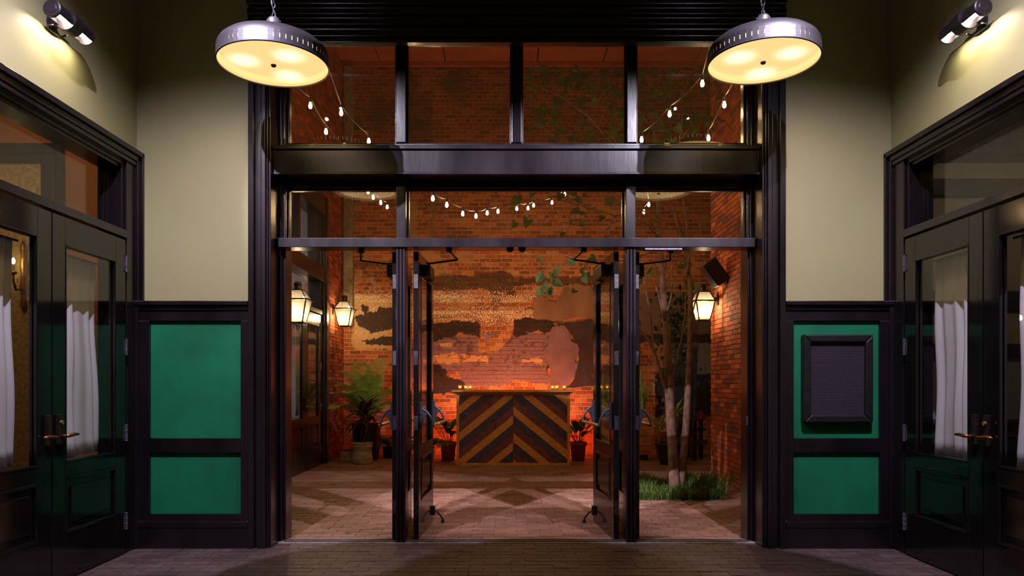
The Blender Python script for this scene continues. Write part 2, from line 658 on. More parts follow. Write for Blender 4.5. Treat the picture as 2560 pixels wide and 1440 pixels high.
brickwork(fl, (0, 0, 0), (1, 0, 0), (0, 1, 0), (0, 0, 1), cells, 0.0, paver_in, M['paver'], 2, 1,
          nearest(cells, lambda a, b, c, d: abs(c - 5.45) + 0.02 * abs(a + b) / 2, 300), 'paver', jit=0.0008, depth=0.04)

cl = struct('ceiling', box(XL - .2, XR + .2, -1.2, 6.2, ZC, ZC + .1), M['wall'], 'plain olive beige ceiling high over the vestibule', 'ceiling')

# side walls with a tall double-door opening each
OY0, OY1, OZ = 3.64, 5.80, 3.085
for nm, x0, x1, lab in (('wall_left', XL - .2, XL, 'olive beige wall with glazed double doors, bearing the lit cylinder lamp at the left'),
                        ('wall_right', XR, XR + .2, 'olive beige wall with glazed double doors, beside the framed letter board')):
    m = MB()
    m.box(x0, x1, -1.2, OY0, 0, ZC)
    m.box(x0, x1, OY0, OY1, OZ, ZC)
    m.box(x0, x1, OY1, 6.2, 0, ZC)
    struct(nm, m, M['wall'], lab, 'wall')
m = MB().box(XL - .2, XR + .2, -1.3, -1.2, 0, ZC)
struct('wall_rear', m, M['wall'], 'olive beige end wall of the vestibule opposite the courtyard front', 'wall')

# partition wall around the courtyard front
FX0, FX1, FZ = -2.07, 2.266, 4.41            # outer edge of the big frame
m = MB()
m.box(XL, FX0 + .05, YW, 6.25, 0, ZC)
m.box(FX1 - .05, XR, YW, 6.25, 0, ZC)
m.box(FX0 + .05, FX1 - .05, YW, 6.25, 4.30, ZC)
struct('wall_back', m, M['wall'], 'olive beige wall around the big dark courtyard front', 'wall')


# wainscot with green panels
def wainscot(name, x0, x1, gx0, gx1, lab):
    t = thing(name, lab, 'wainscot', (0, 0, 0), kind='structure')
    y0 = YW - .045
    z = dict(cap=(1.965, 2.0), top=(1.842, 1.965), mid=(.776, .89), bot=(.165, .277), base=(0, .165))
    box(x0, x1, YW - .085, YW, *z['cap']).build('cap_rail', M['paint'], t, bevel=.006)
    box(x0, x1, YW - .06, YW, 1.925, 1.9649).build('cap_moulding', M['paint'], t, bevel=.008)
    box(x0, x1, y0, YW, 1.842, 1.9249).build('top_rail', M['paint'], t, bevel=.002)
    box(gx0, gx1, y0, YW, *z['mid']).build('middle_rail', M['paint'], t, bevel=.003)
    box(x0, x1, y0, YW, .225, .277).build('bottom_rail', M['paint'], t, bevel=.003)
    box(x0, x1, YW - .062, YW, .165, .2249).build('base_moulding', M['paint'], t, bevel=.012)
    box(x0, x1, YW - .055, YW, 0, .1649).build('baseboard', M['paint'], t, bevel=.004)
    box(x0, gx0 - .0005, y0, YW, .2775, 1.8415).build('stile', M['paint'], t, bevel=.003)
    box(gx1 + .0005, x1, y0, YW, .2775, 1.8415).build('stile', M['paint'], t, bevel=.003)
    for a, b in ((.2775, .7755), (.8905, 1.8415)):
        box(gx0, gx1, YW - .018, YW - .0005, a, b).build('green_panel', M['green'], t)['label'] = 'emerald green inset panel'
    return t


wainscot('trim_1', XL + .01, FX0, -2.876, -2.139, 'dark wainscot with two bare emerald green panels beside the big frame')
wainscot('trim_2', FX1, XR - .01, 2.34, 3.036, 'dark wainscot with emerald green panels behind the framed letter board')

# big frame: stepped casing
fr = thing('trim_3', 'tall stepped dark casing and cornice framing the courtyard front', 'door casing', kind='structure')
IX0, IX1 = -1.90, 2.09
for side, xo, xi in ((-1, FX0, IX0), (1, FX1, IX1)):
    d = xi - xo

    def vb(a, b, pr, nm, z1=FZ, bv=.004):
        x = sorted((xo + d * a, xo + d * b))
        box(x[0], x[1], YW - pr, YW + .24, 0, z1).build(nm, M['paint'], fr, bevel=bv)
    vb(0, .27, .07, 'back_band')
    vb(.271, .40, .035, 'groove_strip')
    vb(.401, .60, .055, 'flat_band')
    vb(.601, .80, .058, 'flat_band')
    vb(.801, .90, .04, 'inner_bead', bv=.012)
    vb(.901, 1.0, .025, 'inner_strip', bv=.006)
zs = [(4.10, 4.135, .025, .006), (4.136, 4.19, .05, .006), (4.191, 4.225, .035, .014), (4.226, 4.275, .062, .004), (4.276, 4.305, .045, .012),
      (4.306, 4.352, .07, .004), (4.353, 4.378, .055, .010), (4.379, 4.415, .085, .006)]
for a, b, pr, bv in zs:
    box(FX0 - .004, FX1 + .004, YW - pr - .012, YW + .03, a, b).build('cornice_board', M['paint'], fr, bevel=bv)

# jamb, header, mullions
gf = thing('trim_4', 'dark painted door frame with mullions, header beam and transom bar', 'door frame', kind='structure')
JX0, JX1 = -1.852, 2.05
for xo, xi in ((IX0, JX0), (IX1, JX1)):
    a, b = sorted((xo, xi))
    box(a, b, YG - .015, YG + .16, 0, 4.2995).build('jamb', M['paint'], gf, bevel=.004)
    c, e = sorted((xo, xo + (xi - xo) * .62))
    box(c, e, YG - .045, YG - .0155, 0, 4.2995).build('jamb_bead', M['paint'], gf, bevel=.01)
HZ0, HZ1 = 3.045, 3.285
box(IX0 + .002, IX1 - .002, YW + .035, YG + .16, HZ0 + .02, HZ1 - .035).build('header_beam', M['paint'], gf, bevel=.003)
box(IX0 + .002, IX1 - .002, YW + .015, YG + .16, HZ1 - .0345, HZ1).build('header_cap', M['paint'], gf, bevel=.006)
box(IX0 + .002, IX1 - .002, YW + .02, YG + .16, HZ0, HZ0 + .0195).build('header_lip', M['paint'], gf, bevel=.005)
box(JX0, JX1, YG + .0, YG + .15, HZ1 + .0005, 3.372).build('transom_sill', M['paint'], gf, bevel=.008)
box(JX0, JX1, YG + .0, YG + .08, 4.235, 4.30).build('transom_head', M['paint'], gf, bevel=.006)
MU = [-.872, .062, 0.9895]                         # upper mullion centres
MU = [(1002.5 - CX) / F * YG, (1291.5 - CX) / F * YG, (1579.5 - CX) / F * YG]
for x in MU:
    box(x - .043, x + .043, YG - .01, YG + .13, 3.3725, 4.2345).build('upper_mullion', M['paint'], gf, bevel=.006)
ML = [((989 - CX) / F * 6.0, (1013 - CX) / F * 6.0), ((1566 - CX) / F * 6.0, (1591 - CX) / F * 6.0)]
box(JX0 - .035, JX1 + .035, 5.985, 6.16, 2.468, 2.545).build('transom_bar', M['paint'], gf, bevel=.004)
box(JX0, JX1, YG, YG + .13, HZ0 - .055, HZ0 - .0005).build('lower_transom_head', M['paint'], gf, bevel=.008)
for a, b in ML:
    box(a, b, 6.03, 6.17, 2.5455, HZ0 - .0555).build('lower_mullion', M['paint'], gf, bevel=.006)
    wd = b - a
    box(a, b, 6.03, 6.17, .0, 2.4675).build('door_mullion', M['paint'], gf, bevel=.003)
    for k, (p, q) in enumerate(((.02, .30), (.36, .64), (.70, .98))):
        box(a + wd * p, a + wd * q, 6.005, 6.0295, .0, 2.4675).build('mullion_bead', M['paint'], gf, bevel=.006)
# threshold
th = struct('trim_5', box(IX0, IX1, 6.0005, 6.17, -.05, .008), M['stone'], 'worn stone and metal threshold under the open courtyard doors', 'threshold', bevel=.004)
box(JX0, JX1, 6.03, 6.055, .0085, .014).build('metal_strip', M['hinge'], th, bevel=.002)
box(JX0, JX1, 6.09, 6.115, .0085, .014).build('metal_strip', M['hinge'], th, bevel=.002)


# transom windows
def pane_window(name, x0, x1, z0, z1, lab, mat):
    w_ = thing(name, lab, 'window', kind='structure')
    y = YG + .06
    box(x0 + .012, x1 - .012, y, y + .005, z0 + .012, z1 - .012).build('pane', mat, w_)
    f = .014
    for k, a in enumerate(((x0, x0 + f, z0, z1), (x1 - f, x1, z0, z1), (x0 + f, x1 - f, z0, z0 + f), (x0 + f, x1 - f, z1 - f, z1))):
        box(a[0], a[1], y - .02, y + .02, a[2], a[3]).build('glazing_bead', M['paint'], w_, bevel=.004)
    return w_


ux = [JX0] + [v for x in MU for v in (x - .043, x + .043)] + [JX1]
ulab = ['upper transom pane behind the left pendant lamp, with four string bulbs beyond', 'upper transom pane with mossy bare brick beyond, no bulbs',
        'upper transom pane with leafy brick beyond, no bulbs', 'upper transom pane behind the right pendant lamp, with string bulbs beyond']
for i in range(4):
    pane_window('window_%d' % (i + 1), ux[2 * i], ux[2 * i + 1], 3.3725, 4.2345, ulab[i], M['dusty'])
lx = [JX0, ML[0][0], ML[0][1], ML[1][0], ML[1][1], JX1]
llab = ['narrow transom pane above the left open door', 'long transom pane above the two open middle doors', 'narrow transom pane above the tree']
for i in range(3):
    pane_window('window_%d' % (i + 5), lx[2 * i], lx[2 * i + 1], 2.5455, HZ0 - .0555, llab[i], M['dusty'])


# ------------------------------------------------------------------ door leaves
def leaf(name, lab, hinge, rot, s, wd, ht=2.455, mat=None, pmat=None, kit='', glass=None, zg=(.80, 2.275), hinges=True, st=.13, far=False):
    """hinge at origin, leaf along s*x, room face towards -y"""
    mat = mat or M['door']
    pmat = pmat or mat
    t = thing(name, lab, 'door', hinge, rot, kind='structure')
    T = .045

    def bx(a, b, y0, y1, z0, z1):
        a, b = sorted((a * s, b * s))
        return box(a, b, y0, y1, z0, z1)
    e = .0004
    bx(.003, st, -T, 0, .012, ht).build('stile', mat, t, bevel=.002)
    bx(wd - st, wd - .003, -T, 0, .012, ht).build('stile', mat, t, bevel=.002)
    bx(st + e, wd - st - e, -T, 0, zg[1], ht).build('top_rail', mat, t, bevel=.002)
    bx(st + e, wd - st - e, -T, 0, .70, zg[0]).build('lock_rail', mat, t, bevel=.002)
    bx(st + e, wd - st - e, -T, 0, .012, .32).build('bottom_rail', mat, t, bevel=.002)
    bx(st + e, wd - st - e, -T + .014, -.014, .32 + e, .70 - e).build('panel', pmat, t)
    bd = MB()
    f = .022
    for q in ((st, st + f, .32, .70), (wd - st - f, wd - st, .32, .70), (st + f, wd - st - f, .32, .32 + f), (st + f, wd - st - f, .70 - f, .70)):
        a, b = sorted((q[0] * s, q[1] * s))
        bd.box(a, b, -T - .006, -T + .015, q[2], q[3])
    bd.build('panel_moulding', mat, t, bevel=.008)
    rp_ = MB()
    a, b = sorted(((st + .07) * s, (wd - st - .07) * s))
    rp_.box(a, b, -T + .002, -T + .0135, .39, .63)
    rp_.build('raised_field', pmat, t, bevel=.006)
    bx(st + e, wd - st - e, -T / 2 - .003, -T / 2 + .003, zg[0] + e, zg[1] - e).build('glass_pane', glass or M['glass'], t)
    gb = MB()
    f = .014
    for q in ((st, st + f, *zg), (wd - st - f, wd - st, *zg), (st + f, wd - st - f, zg[0], zg[0] + f), (st + f, wd - st - f, zg[1] - f, zg[1])):
        a, b = sorted((q[0] * s, q[1] * s))
        gb.box(a, b, -T - .004, -T / 2 - .004, q[2], q[3])
        gb.box(a, b, -T / 2 + .004, .004, q[2], q[3])
    gb.build('glazing_bead', mat, t, bevel=.004)
    if hinges:
        for z in ((.28, 1.0, 1.55, 2.20) if 'push' in kit else (.26, .95, 1.62, 2.27)):
            h = MB()
            if 'push' in kit:
                a, b = sorted((-.0035 * s, .0025 * s))
                h.box(a, b, -T + .006, -.004, z - .06, z + .06)
            else:
                h.tube([(0, -T - .006, z - .06), (0, -T - .006, z + .06)], .011, 10)
                for q in (-.0625, -.02, .02, .0625):
                    h.lathe([(.012, -.002), (.0135, 0), (.012, .002)], 10, (0, -T - .006, z + q))
                a, b = sorted((-.03 * s, .03 * s))
                h.box(a, b, -T - .003, -T + .004, z - .055, z + .055)
            h.build('hinge', M['plate'] if 'push' in kit else M['hinge'], t)
    if 'lever' in kit:
        x = (wd - .055) * s
        hp = MB()
        hp.box(x - .022, x + .022, -T - .026, -T, .93, 1.13)
        pl = hp.build('lever_plate', M['darkbronze'], t, bevel=.004)
        lv = MB()
        d = -s
        lv.tube([(x, -T - .026, .985), (x, -T - .07, .985)], [.012, .011], 10)
        lv.tube([(x - .012 * d, -T - .068, .985), (x + .03 * d, -T - .07, .987), (x + .075 * d, -T - .068, .992), (x + .125 * d, -T - .066, .99)],
                [.011, .0125, .012, .008], 10)
        lv.build('lever', M['bronze'], pl, smooth=True)
        if 'key' in kit:
            MB().lathe([(.0001, 0), (.014, 0), (.014, .012), (.0001, .012)], 14, (x, -T - .038, 1.075), axis='y').build('key_cylinder', M['brass'], pl, smooth=False)
    if 'push' in kit:
        zb, yo = 1.03, -T - .115
        xs = (.065 * s, (wd - .065) * s)
        pb = MB().tube([(xs[0] + .004 * s, yo, zb - .055), (xs[1] - .004 * s, yo, zb - .055)], .0145, 12).build('push_bar', M['brass'], t, smooth=True)
        for x in xs:
            a_ = MB()
            a_.box(x - .022, x + .022, -T - .022, -T, zb - .085, zb + .145)
            a_.tube([(x, -T - .022, zb + .085), (x, -T - .06, zb + .06), (x, -T - .09, zb + .022), (x, -T - .108, zb - .02), (x, -T - .115, zb - .062)], [.013, .012, .011, .011, .012], 8)
            a_.prism([(-T - .02, zb + .07), (-T - .062, zb + .048), (-T - .052, zb + .022), (-T - .036, zb - .01), (-T - .02, zb - .06)], 'x', x - .009, x + .009)
            a_.build('bar_arm', M['plate'], pb, bevel=.003)
        # floor holder
        k = MB()
        x = (wd - .06) * s
        k.box(x - .018, x + .018, -T - .025, -T, .075, .16)
        k.tube([(x, -T - .018, .11), (x, -T - .05, .10), (x, -T - .085, .06), (x, -T - .10, .03)], [.009, .009, .009, .010], 8)
        k.lathe([(.010, 0.002), (.017, .004), (.017, .026), (.010, .034)], 10, (x, -T - .10, 0))
        k.build('floor_holder', M['black'], t)
    if 'closer' in kit:
        c_ = MB()
        a, b = sorted((.16 * s, .42 * s))
        c_.box(a, b, -T - .075, -T, 2.265, 2.375)
        cl_ = c_.build('closer_box', M['darkbronze'], t, bevel=.012)
        cap_ = MB()
        q = .435 * s
        a, b = sorted((.42 * s, .455 * s))
        cap_.prism([(-T - .07, 2.27), (-T - .001, 2.25), (-T - .001, 2.38), (-T - .07, 2.37)], 'x', a, b)
        cap_.build('closer_end_cap', M['black'], cl_, bevel=.006)
        ar = MB()
        # two-part arm in the leaf's frame, reaching back to the frame head above the opening
        p0 = Vector((.22 * s, -T - .045, 2.385))
        elbow = Vector((.20 * s, -T - .31, 2.415))
        head = Vector((-.015 * s, -T - .26, 2.455)) if far is False else Vector(far)
        ar.tube([p0, elbow], .009, 6)
        ar.tube([elbow, head], .009, 6)
        ar.lathe([(.0001, -.012), (.026, -.012), (.026, .012), (.0001, .012)], 14, (head.x, head.y, head.z + .0))
        ar.lathe([(.0001, -.03), (.02, -.03), (.02, .01), (.0001, .01)], 12, tuple(p0))
        ar.build('closer_arm', M['black'], cl_)
    return t


yh = 6.125
leaf('door_1', 'glazed single door swung out at the left, seen edge on against the mullion', (ML[0][0] - .004, yh, 0), math.radians(-90.5), -1, .90, kit='push closer')
leaf('door_2', 'left leaf of the open middle pair, push bar facing the bar counter', (ML[0][1] + .055, yh - .02, 0), math.radians(87.5), 1, .87, kit='push closer')
leaf('door_3', 'right leaf of the open middle pair, push bar facing the bar counter', (ML[1][0] - .045, yh - .02, 0), math.radians(-85.5), -1, .87, kit='push closer')
leaf('door_4', 'glazed single door swung out at the right, seen edge on beside the tree', (ML[1][1] + .004, yh, 0), math.radians(90.5), 1, .90, kit='push closer')
for nm, x, lab in (('latch_strike', P(1275, 628, 6.05).x, 'small black latch strike under the transom bar, left of the pair'),
                   ('latch_strike', P(1305, 628, 6.05).x, 'small black latch strike under the transom bar, right of the pair')):
    mm = MB().box(x - .03, x + .03, 6.02, 6.08, 2.450, 2.4675).box(x - .02, x + .02, 6.03, 6.07, 2.440, 2.4505)
    mm.build(nm, M['black'], gf, bevel=.003)
mm = MB().box(P(1611, 620, 6.02).x, P(1704, 620, 6.02).x, 5.995, 6.06, 2.447, 2.4675)
mm.build('closer_plate', M['hinge'], gf, bevel=.002)
mm = MB().box(JX1 - .012, JX1 + .0, 6.07, 6.10, .98, 1.06)
mm.build('strike_plate', M['hinge'], gf, bevel=.002)


# side double doors with transom, curtain
def side_doors(side, tn, dn, wn, labs):
    s = -1 if side == 'l' else 1
    X = XL if side == 'l' else XR
    rot = PI / 2 if side == 'l' else -PI / 2
    yf = 5.635 if side == 'l' else 5.61
    wl = .915
    ys = yf - 2 * wl - .006
    t = thing(tn, labs[0], 'door casing', kind='structure')

    def bx(d0, d1, y0, y1, z0, z1, nm, bv=.004):
        a, b = sorted((X + s * d0, X + s * d1))
        box(a, b, y0, y1, z0, z1).build(nm, M['paint'], t, bevel=bv)
    # casing (projects into the room: negative d)
    for y0, y1, pr in ((5.842, 5.868, .065), (5.80, 5.8415, .045)):
        bx(-pr, .0, y0, y1, 0, 3.20, 'casing_strip')
    for y0, y1, pr in ((3.55, 3.60, .065), (3.6005, 3.64, .045)):
        bx(-pr, .0, y0, y1, 0, 3.20, 'casing_strip')
    bx(-.065, 0, 3.6, 5.868, 3.165, 3.205, 'head_casing')
    bx(-.045, 0, 3.6, 5.842, 3.12, 3.1645, 'head_casing', .008)
    bx(-.035, 0, 3.6, 5.80, 3.085, 3.1195, 'head_casing', .006)
    # frame inside the wall thickness
    bx(.0, .19, yf + .004, 5.80, 0, 3.085, 'jamb')
    bx(-.02, .0, yf + .04, 5.7995, 0, 3.085, 'jamb_face')
    bx(.0, .19, 3.64, ys - .004, 0, 3.085, 'jamb')
    bx(.02, .19, ys, yf, 3.03, 3.085, 'head_jamb')
    bx(-.0, .03, ys, yf, 3.055, 3.085, 'head_stop')
    bx(-.035, .17, ys, yf + .03, 2.475, 2.535, 'transom_bar')
    bx(.12, .17, yf - .035, yf + .0035, 2.5355, 3.03, 'transom_stop')
    bx(.10, .14, yf - .012, yf + .003, 2.5355, 3.03, 'transom_stop')
    bx(.10, .19, ys - .002, yf, -.03, .006, 'sill', .002)
    # transom pane
    w_ = thing(wn, labs[3], 'window', kind='structure')
    a, b = sorted((X + s * .14, X + s * .146))
    box(a, b, ys + .02, yf - .036, 2.536, 3.0295).build('pane', M['glass'], w_)
    hx = X + s * .012
    if side == 'l':
        leaf(dn[0], labs[1], (hx - .0, yf, 0), rot, -1, wl, kit='lever key', st=.14)
        leaf(dn[1], labs[2], (hx - .0, ys, 0), rot, 1, wl, kit='lever', st=.14)
    else:
        leaf(dn[0], labs[1], (hx, yf, 0), rot, 1, wl, kit='lever', st=.14)
        leaf(dn[1], labs[2], (hx, ys, 0), rot, -1, wl, kit='lever key', st=.14)
    return yf, ys, wl


yfl, ysl, wl = side_doors('l', 'trim_6', ('door_5', 'door_6'), 'window_8',
                          ('dark casing around the double doors under the left cylinder lamp',
                           'far leaf of the left double doors, with lever and key cylinder over a white curtain',
                           'near leaf of the left double doors, cut by the picture edge, gold lamp visible behind its glass',
                           'transom pane over the left double doors showing a burnt orange room'))
yfr, ysr, wr = side_doors('r', 'trim_7', ('door_7', 'door_8'), 'window_9',
                          ('dark casing around the double doors under the right cylinder lamp',
                           'far leaf of the right double doors, its white curtain lit by bright reflections',
                           'near leaf of the right double doors, cut by the picture edge, with key cylinder',
                           'transom pane over the right double doors showing a dim banded room'))


def curtain(name, lab, X, y0, y1, z0, z1, amp, n, flare, group, s):
    """pleated sheer hung behind the glass, along y"""
    t = thing(name, lab, 'curtain', (X, (y0 + y1) / 2, z0), group=group)
    m_ = MB()
    nu, nv = n * 10, 14
    for j in range(nv + 1):
        for i in range(nu + 1):
            a, b = i / nu, j / nv
            hgt = z0 + (z1 - z0) * b
            y = y0 + (y1 - y0) * a
            y += flare * (1 - b) ** 2.2 * (a - .35)
            ph = 2 * PI * n * a + .5 * math.sin(3 * b)
            am = amp * (.55 + .45 * math.sin(2.3 * a * n + 1)) * (1 - .45 * b)
            x = am * math.sin(ph) + .008 * math.sin(9 * b + 5 * a)
            m_.v.append((x, y - (y0 + y1) / 2, hgt - z0))
    for j in range(nv):
        for i in range(nu):
            a = j * (nu + 1) + i
            m_.f.append([a, a + 1, a + nu + 2, a + nu + 1])
    m_.build('pleated_sheer', M['curtain'], t, smooth=True, fix=False, solid=.0012)
    MB().tube([(0, (y0 - y1) / 2 - .06, z1 - z0 + .006), (0, (y1 - y0) / 2 + .06, z1 - z0 + .006)], .008, 8).build('curtain_rod', M['black'], t)
    return t


XCl, XCr = XL - .115, XR + .115
curtain('door_curtain', 'white pleated curtain behind the far left door glass, hem flaring out', XCl, 4.82, 5.46, .81, 2.24, .022, 6, .12, 'white door curtains', -1)
curtain('door_curtain', 'white pleated curtain behind the near left door glass at the picture edge', XCl, 3.90, 4.54, .81, 2.24, .022, 6, .05, 'white door curtains', -1)
curtain('door_curtain', 'white pleated curtain with bright lamp reflections behind the far right door glass', XCr, 4.80, 5.46, .80, 2.26, .022, 6, -.03, 'white door curtains', 1)
curtain('door_curtain', 'white pleated curtain behind the near right door glass at the picture edge', XCr, 3.87, 4.56, .80, 2.26, .022, 6, .03, 'white door curtains', 1)


# rooms behind the side doors (seen only through their glass)
def room(nm, x0, x1, mats, labs):
    y0, y1 = 1.5, 7.4
    a, b = min(x0, x1), max(x0, x1)
    struct('floor_' + nm, box(a, b, y0, y1, -.1, -.001), M['soil'], labs[0], 'floor')
    struct('ceiling_' + nm, box(a, b, y0, y1, 4.2, 4.3), mats[1], labs[1], 'ceiling')
    struct('wall_' + nm + '_end', box(a, b, y1, y1 + .1, 0, 4.2), mats[0], labs[2], 'wall')
    struct('wall_' + nm + '_side', box(x1 - .05, x1 + .05, y0, y1, 0, 4.2), mats[0], labs[3], 'wall')
    struct('wall_' + nm + '_near', box(a, b, y0 - .1, y0, 0, 4.2), mats[0], labs[4], 'wall')


room('left_room', XL - .21, -6.2, (M['orange'], M['cream']),
     ('dark floor of the burnt orange room behind the left doors', 'cream ceiling of the burnt orange room', 'burnt orange end wall seen through the left transom',
      'burnt orange side wall behind the left doors', 'burnt orange near wall behind the left doors'))
room('right_room', XR + .21, 6.4, (M['cream'], M['cream']),
     ('dark floor of the cream room behind the right doors', 'cream ceiling of the room behind the right doors', 'cream end wall seen through the right transom',
      'cream side wall behind the right doors', 'cream near wall behind the right doors'))
# left room: tall dark casing around a papered alcove on the end wall
al = thing('trim_8', 'tall dark casing round a papered alcove in the burnt orange room', 'casing', kind='structure')
pA = P(160, 360, 7.38)
pB = P(107, 410, 7.38)
for q in ((pB.x, pA.x, .0, pA.z), (-5.95, pB.x, pB.z, pA.z)):
    w1, h1 = q[1] - q[0], q[3] - q[2]
    box(q[0], q[1], 7.34, 7.399, q[2], q[3]).build('casing_board', M['paint'], al, bevel=.008)
box(pB.x + .05, pA.x - .06, 7.31, 7.339, 0, pB.z + .09).build('casing_bead', M['paint'], al, bevel=.012)
box(-5.95, pA.x - .06, 7.31, 7.339, pB.z + .0905, pA.z - .06).build('casing_bead', M['paint'], al, bevel=.012)
pap = pm('gold_damask_wallpaper', lin((214, 184, 118)), 0.6, col2=lin((150, 132, 92)), scale=26, bump=0.05)
box(-5.95, pB.x - .001, 7.385, 7.3995, .0, pB.z - .001).build('wallpaper', pap, al)
g = thing('gilt_wall_lamp', 'gilt crystal wall lamp with one candle bulb on the gold wallpaper', 'lamp', P(50, 690, 7.3))
MB().lathe([(.012, -.34), (.03, -.3), (.02, -.2), (.034, -.1), (.022, 0), (.034, .1), (.022, .2), (.032, .3), (.012, .36)], 14, (0, .05, 0)).build('back_plate', M['brass'], g, smooth=True)
MB().tube([(0, .05, -.12), (0, -.06, -.15), (0, -.1, -.06), (0, -.1, .0)], .012, 8).lathe([(.01, 0), (.035, .01), (.03, .03)], 10, (0, -.1, 0)).build('arm', M['brass'], g, smooth=True)
MB().lathe([(.012, .03), (.012, .10)], 8, (0, -.1, 0)).build('candle_sleeve', M['wax'], g)
MB().ball((0, -.1, .135), .016, 10, 8, 2.0).build('bulb', emit('gilt_lamp_bulb_glow', (1, .75, .4), 60), g, smooth=True)
for k in range(6):
    a = k * PI / 3
    MB().lathe([(.0005, -.05), (.012, -.02), (.0005, .02)], 6, (.04 * math.cos(a), -.1 + .04 * math.sin(a), -.05)).build('crystal', M['lampglass'], g)
# right room: dado bands, bench and shelf seen as horizontal stripes
rb = thing('trim_9', 'horizontal dark bands and pale dado on the wall of the room behind the right doors', 'wall trim', kind='structure')
for z0, z1, mt, d in ((3.25, 3.42, M['black'], .08), (2.9, 2.96, M['black'], .05), (2.08, 2.28, M['slate'], .06), (1.62, 1.74, M['slate'], .09), (.92, .97, M['slate'], .10), (.80, .85, M['hinge'], .16), (3.6, 4.2, M['slate'], .3)):
    box(XR + .22, 6.3, 7.4 - d, 7.3995, z0, z1).build('wall_band', mt, rb, bevel=.006)
box(XR + .22, 6.3, 7.38, 7.3995, 1.7405, 2.0795).build('tile_band', M['cream'], rb)
box(XR + .22, 6.3, 7.37, 7.3995, .9705, 1.6195).build('dado_panel', M['greyroom'], rb)
bn = thing('banquette', 'dark blue upholstered bench glimpsed below the right door curtains', 'bench', (5.0, 7.05, 0))
box(-1.2, 1.2, -.25, .2, .08, .48).build('seat', M['slate'], bn, bevel=.04)
box(-1.2, 1.2, .2, .27, .08, .78).build('backrest', M['slate'], bn, bevel=.03)
for x in (-1.1, 1.1):
    box(x - .03, x + .03, -.2, .18, 0, .0799).build('foot', M['black'], bn)

# framed letter board
lb = thing('letter_board', 'empty black framed letter board hung on the green wainscot panel', 'letter board', (P(2085, 947, YW).x, YW - .018, P(0, 1055, YW).z))
bw, bh = (2177 - 2003) / F * (YW - .08) / 2, (1057 - 837) / F * (YW - .08)
fw = .060
for nm, q in (('frame_side', [(-bw, 0), (-bw + fw, fw), (-bw + fw, bh - fw), (-bw, bh)]), ('frame_side', [(bw, 0), (bw, bh), (bw - fw, bh - fw), (bw - fw, fw)]),
              ('frame_rail', [(-bw, 0), (bw, 0), (bw - fw, fw), (-bw + fw, fw)]), ('frame_rail', [(-bw, bh), (-bw + fw, bh - fw), (bw - fw, bh - fw), (bw, bh)])):
    MB().prism(q, 'y', -.066, -.0005).build(nm, M['black'], lb, bevel=.010)
box(-bw + fw, bw - fw, -.03, -.001, fw, bh - fw).build('board_back', M['felt'], lb)
gr = MB()
k = 0
zz = fw + .002
while zz < bh - fw - .006:
    gr.box(-bw + fw + .001, bw - fw - .001, -.037, -.0302, zz, zz + .0052)
    zz += .0088
o = gr.build('groove_ribs', M['felt'], lb)
o['kind'] = 'stuff'


